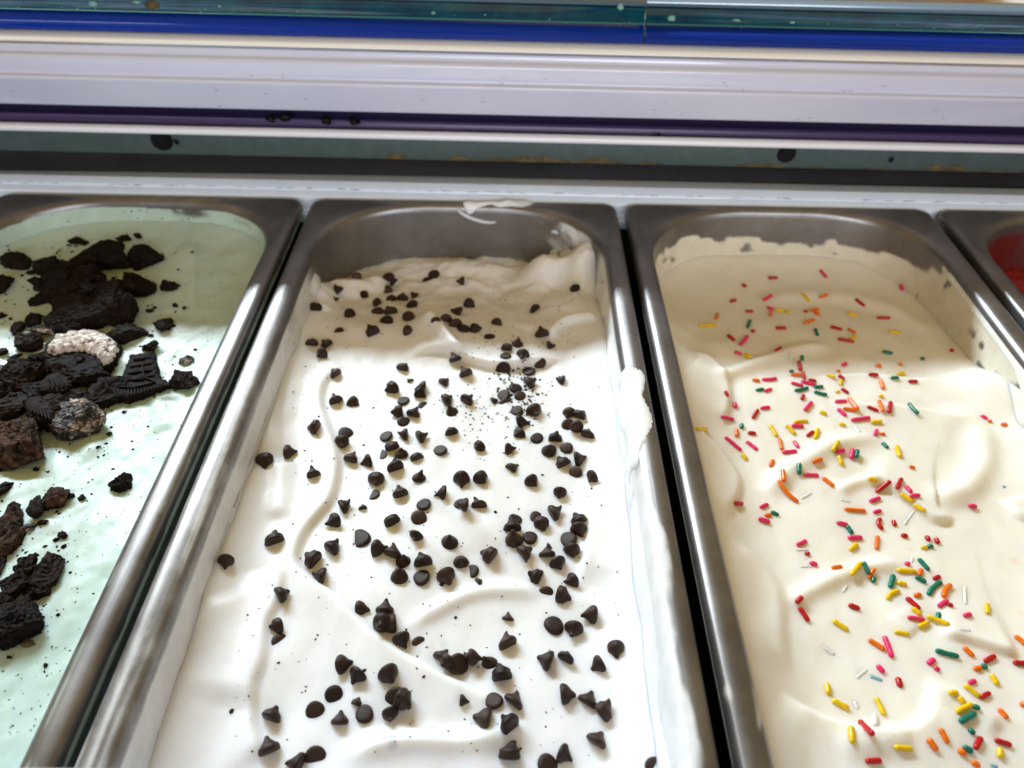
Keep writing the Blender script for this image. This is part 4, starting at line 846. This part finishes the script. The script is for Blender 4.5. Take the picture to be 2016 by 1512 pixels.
def embossed(outline, ridges, lift, label):
    cx_ = sum(q[0] for q in outline)/len(outline); cy_ = sum(q[1] for q in outline)/len(outline)
    org = hit(cx_, cy_, h1, -.014); zl = float(org[2])+lift; root = empty('cookie_piece', Vector(org)); tag(root, label, 'cookie piece', 'cookie pieces on the mint ice cream')
    slab_obj('wafer', slab('wafer', outline, zl+.0024, .0012, None, None, org, int(cx_), .00045), zl-.003, MAT['wafer'], root, org)
    for (a_, b_) in ridges:
        a = onplane(*a_, zl+.0042); b = onplane(*b_, zl+.0038); d = Vector(b-a)
        o = link('ridge', barm, None, root); o.location = Vector((a+b)/2-org); o.scale = (.0009, d.length, .0013); o.rotation_euler = (-.0, 0, math.atan2(d.y, d.x)-math.pi/2)
embossed([(77, 758), (96, 740), (114, 733), (143, 749), (141, 763), (125, 772), (100, 776), (80, 772)], [((92+9*i, 746-2*abs(i-2)), (98+9*i, 765-1*i)) for i in range(5)], .0022, 'dark wafer piece with five short raised ridges amid the left cookie heap')
embossed([(45, 788), (75, 781), (100, 794), (111, 811), (100, 834), (75, 829), (54, 815)], [((54+8*i, 793+3.2*i), (64+7*i, 812+3*i)) for i in range(6)], .0030, 'dark wafer piece with six slanting ridges behind the speckled piece')
# ------------------------------------------------------------------ crumbs and flecks nobody could count
def specks(name, pts, hf, material, label, seed, z0=-.02):
    r = random.Random(seed); V = []; Fs = []
    for px, py, s in pts:
        p = hit(px, py, hf, z0); n = len(V); a = r.uniform(0, 6.28); e = r.uniform(.5, 1.0)
        for k in range(5):
            b = a+2*math.pi*k/5; q = s*r.uniform(.6, 1.1); V.append(p+np.array([q*math.cos(b)*math.cos(a)-q*e*math.sin(b)*math.sin(a), q*math.cos(b)*math.sin(a)+q*e*math.sin(b)*math.cos(a), s*.05]))
        V.append(p+np.array([0, 0, s*.7])); Fs += [(n+k, n+(k+1) % 5, n+5) for k in range(5)]
    o = link(name, mesh(name, V, Fs, False), material); tag(o, label, 'crumbs', None, 'stuff'); return o
r = random.Random(21); pts = []
for _ in range(130): pts.append((r.gauss(955, 55), r.gauss(810, 38), r.uniform(.00025, .0007)))
for _ in range(150): pts.append((r.gauss(1022, 32), r.gauss(768, 34), r.uniform(.0003, .0010)))
for _ in range(60): pts.append((r.gauss(1000, 60), r.gauss(680, 18), r.uniform(.0002, .00055)))
for _ in range(60): pts.append((r.uniform(640, 1180), r.uniform(560, 700), r.uniform(.0002, .0006)))
for _ in range(170): pts.append((r.uniform(560, 1190), r.uniform(720, 1130), r.uniform(.00018, .0006)))
for _ in range(110): pts.append((r.uniform(430, 1220), r.uniform(1110, 1490), r.uniform(.00018, .00055)))
for q in ((897, 1216, .0009), (800, 1240, .0006), (717, 1320, .0009), (456, 1400, .0011), (548, 1305, .0007), (834, 1332, .0008), (1068, 935, .0008), (975, 1008, .0010), (735, 803, .0009), (628, 820, .0009), (716, 876, .0008), (870, 1151, .0010)): pts.append(q)
specks('chocolate_crumbs', pts, h2, MAT['choc'], 'fine dark chocolate crumbs sprinkled over the white ice cream', 5)
pts = []
for _ in range(420): pts.append((r.uniform(0, 470), r.uniform(460, 900), r.uniform(.00015, .00045)))
for _ in range(330): pts.append((r.uniform(0, 330), r.uniform(850, 1450), r.uniform(.00015, .00045)))
for _ in range(260): pts.append((r.gauss(150, 110), r.gauss(650, 120), r.uniform(.0003, .0010)))
for _ in range(110): pts.append((r.gauss(150, 95), r.gauss(690, 110), r.uniform(.0006, .0016)))
for _ in range(40): pts.append((r.gauss(50, 50), r.gauss(1080, 100), r.uniform(.0005, .0014)))
for _ in range(60): pts.append((r.gauss(60, 60), r.gauss(1060, 110), r.uniform(.0003, .0009)))
for _ in range(26): pts.append((r.gauss(140, 22), r.gauss(482, 8), r.uniform(.0004, .0012)))
pts = [q for q in pts if 0 < q[1] and q[0] > -10 and onplane(q[0], q[1], -.014)[0] < -PITCHX+.069 and onplane(q[0], q[1], -.014)[1] < -.03]
specks('cookie_crumbs', pts, h1, MAT['wafer'], 'fine dark cookie crumbs sprinkled over the mint ice cream', 6, -.014)
# crumbs stuck to the mint pan's back wall
V = []; Fs = []
for _ in range(90):
    t = r.randrange(TBL+6, TR); s = r.randrange(30, 46); p = LOOPS[s, t]+np.array([-PITCHX, 0, 0]); n_ = NRM[s, t]; q = r.uniform(.0002, .0007); n = len(V)
    a = np.cross(n_, [0, 0, 1]); a /= np.linalg.norm(a); b = np.cross(n_, a)
    V += [p+q*(math.cos(k*1.257)*a+.7*math.sin(k*1.257)*b)+n_*.0001 for k in range(5)]+[p+n_*q*.8]; Fs += [(n+k, n+(k+1) % 5, n+5) for k in range(5)]
tag(link('wall_crumbs', mesh('wall_crumbs', V, Fs, False), MAT['wafer']), 'dark cookie crumbs stuck to the back wall of the mint pan', 'crumbs', None, 'stuff')
# chocolate bits lying in the dark channel of the case
for i, (px, py, s) in enumerate(((533, 232, .0030), (562, 228, .0040), (643, 234, .0034), (698, 236, .0036), (1297, 264, .0015))):
    wpt = np.array(CASE_M @ Vector(case_point(px, py, .0150)))
    o = lump('chocolate_crumb', wpt, s*.75, s*.6, s*.6, MAT['black'], None, i+60, 2, .5); o.location.z -= s*.2
    tag(o, ['dark crumb lying in the purple channel above the white pan, leftmost', 'bigger crumb beside the leftmost one in the purple channel', 'crumb in the purple channel between two other crumbs', 'rightmost of four close crumbs in the purple channel', 'tiny dark crumb alone on the white lower rail'][i], 'crumb', 'crumbs on the case rails')
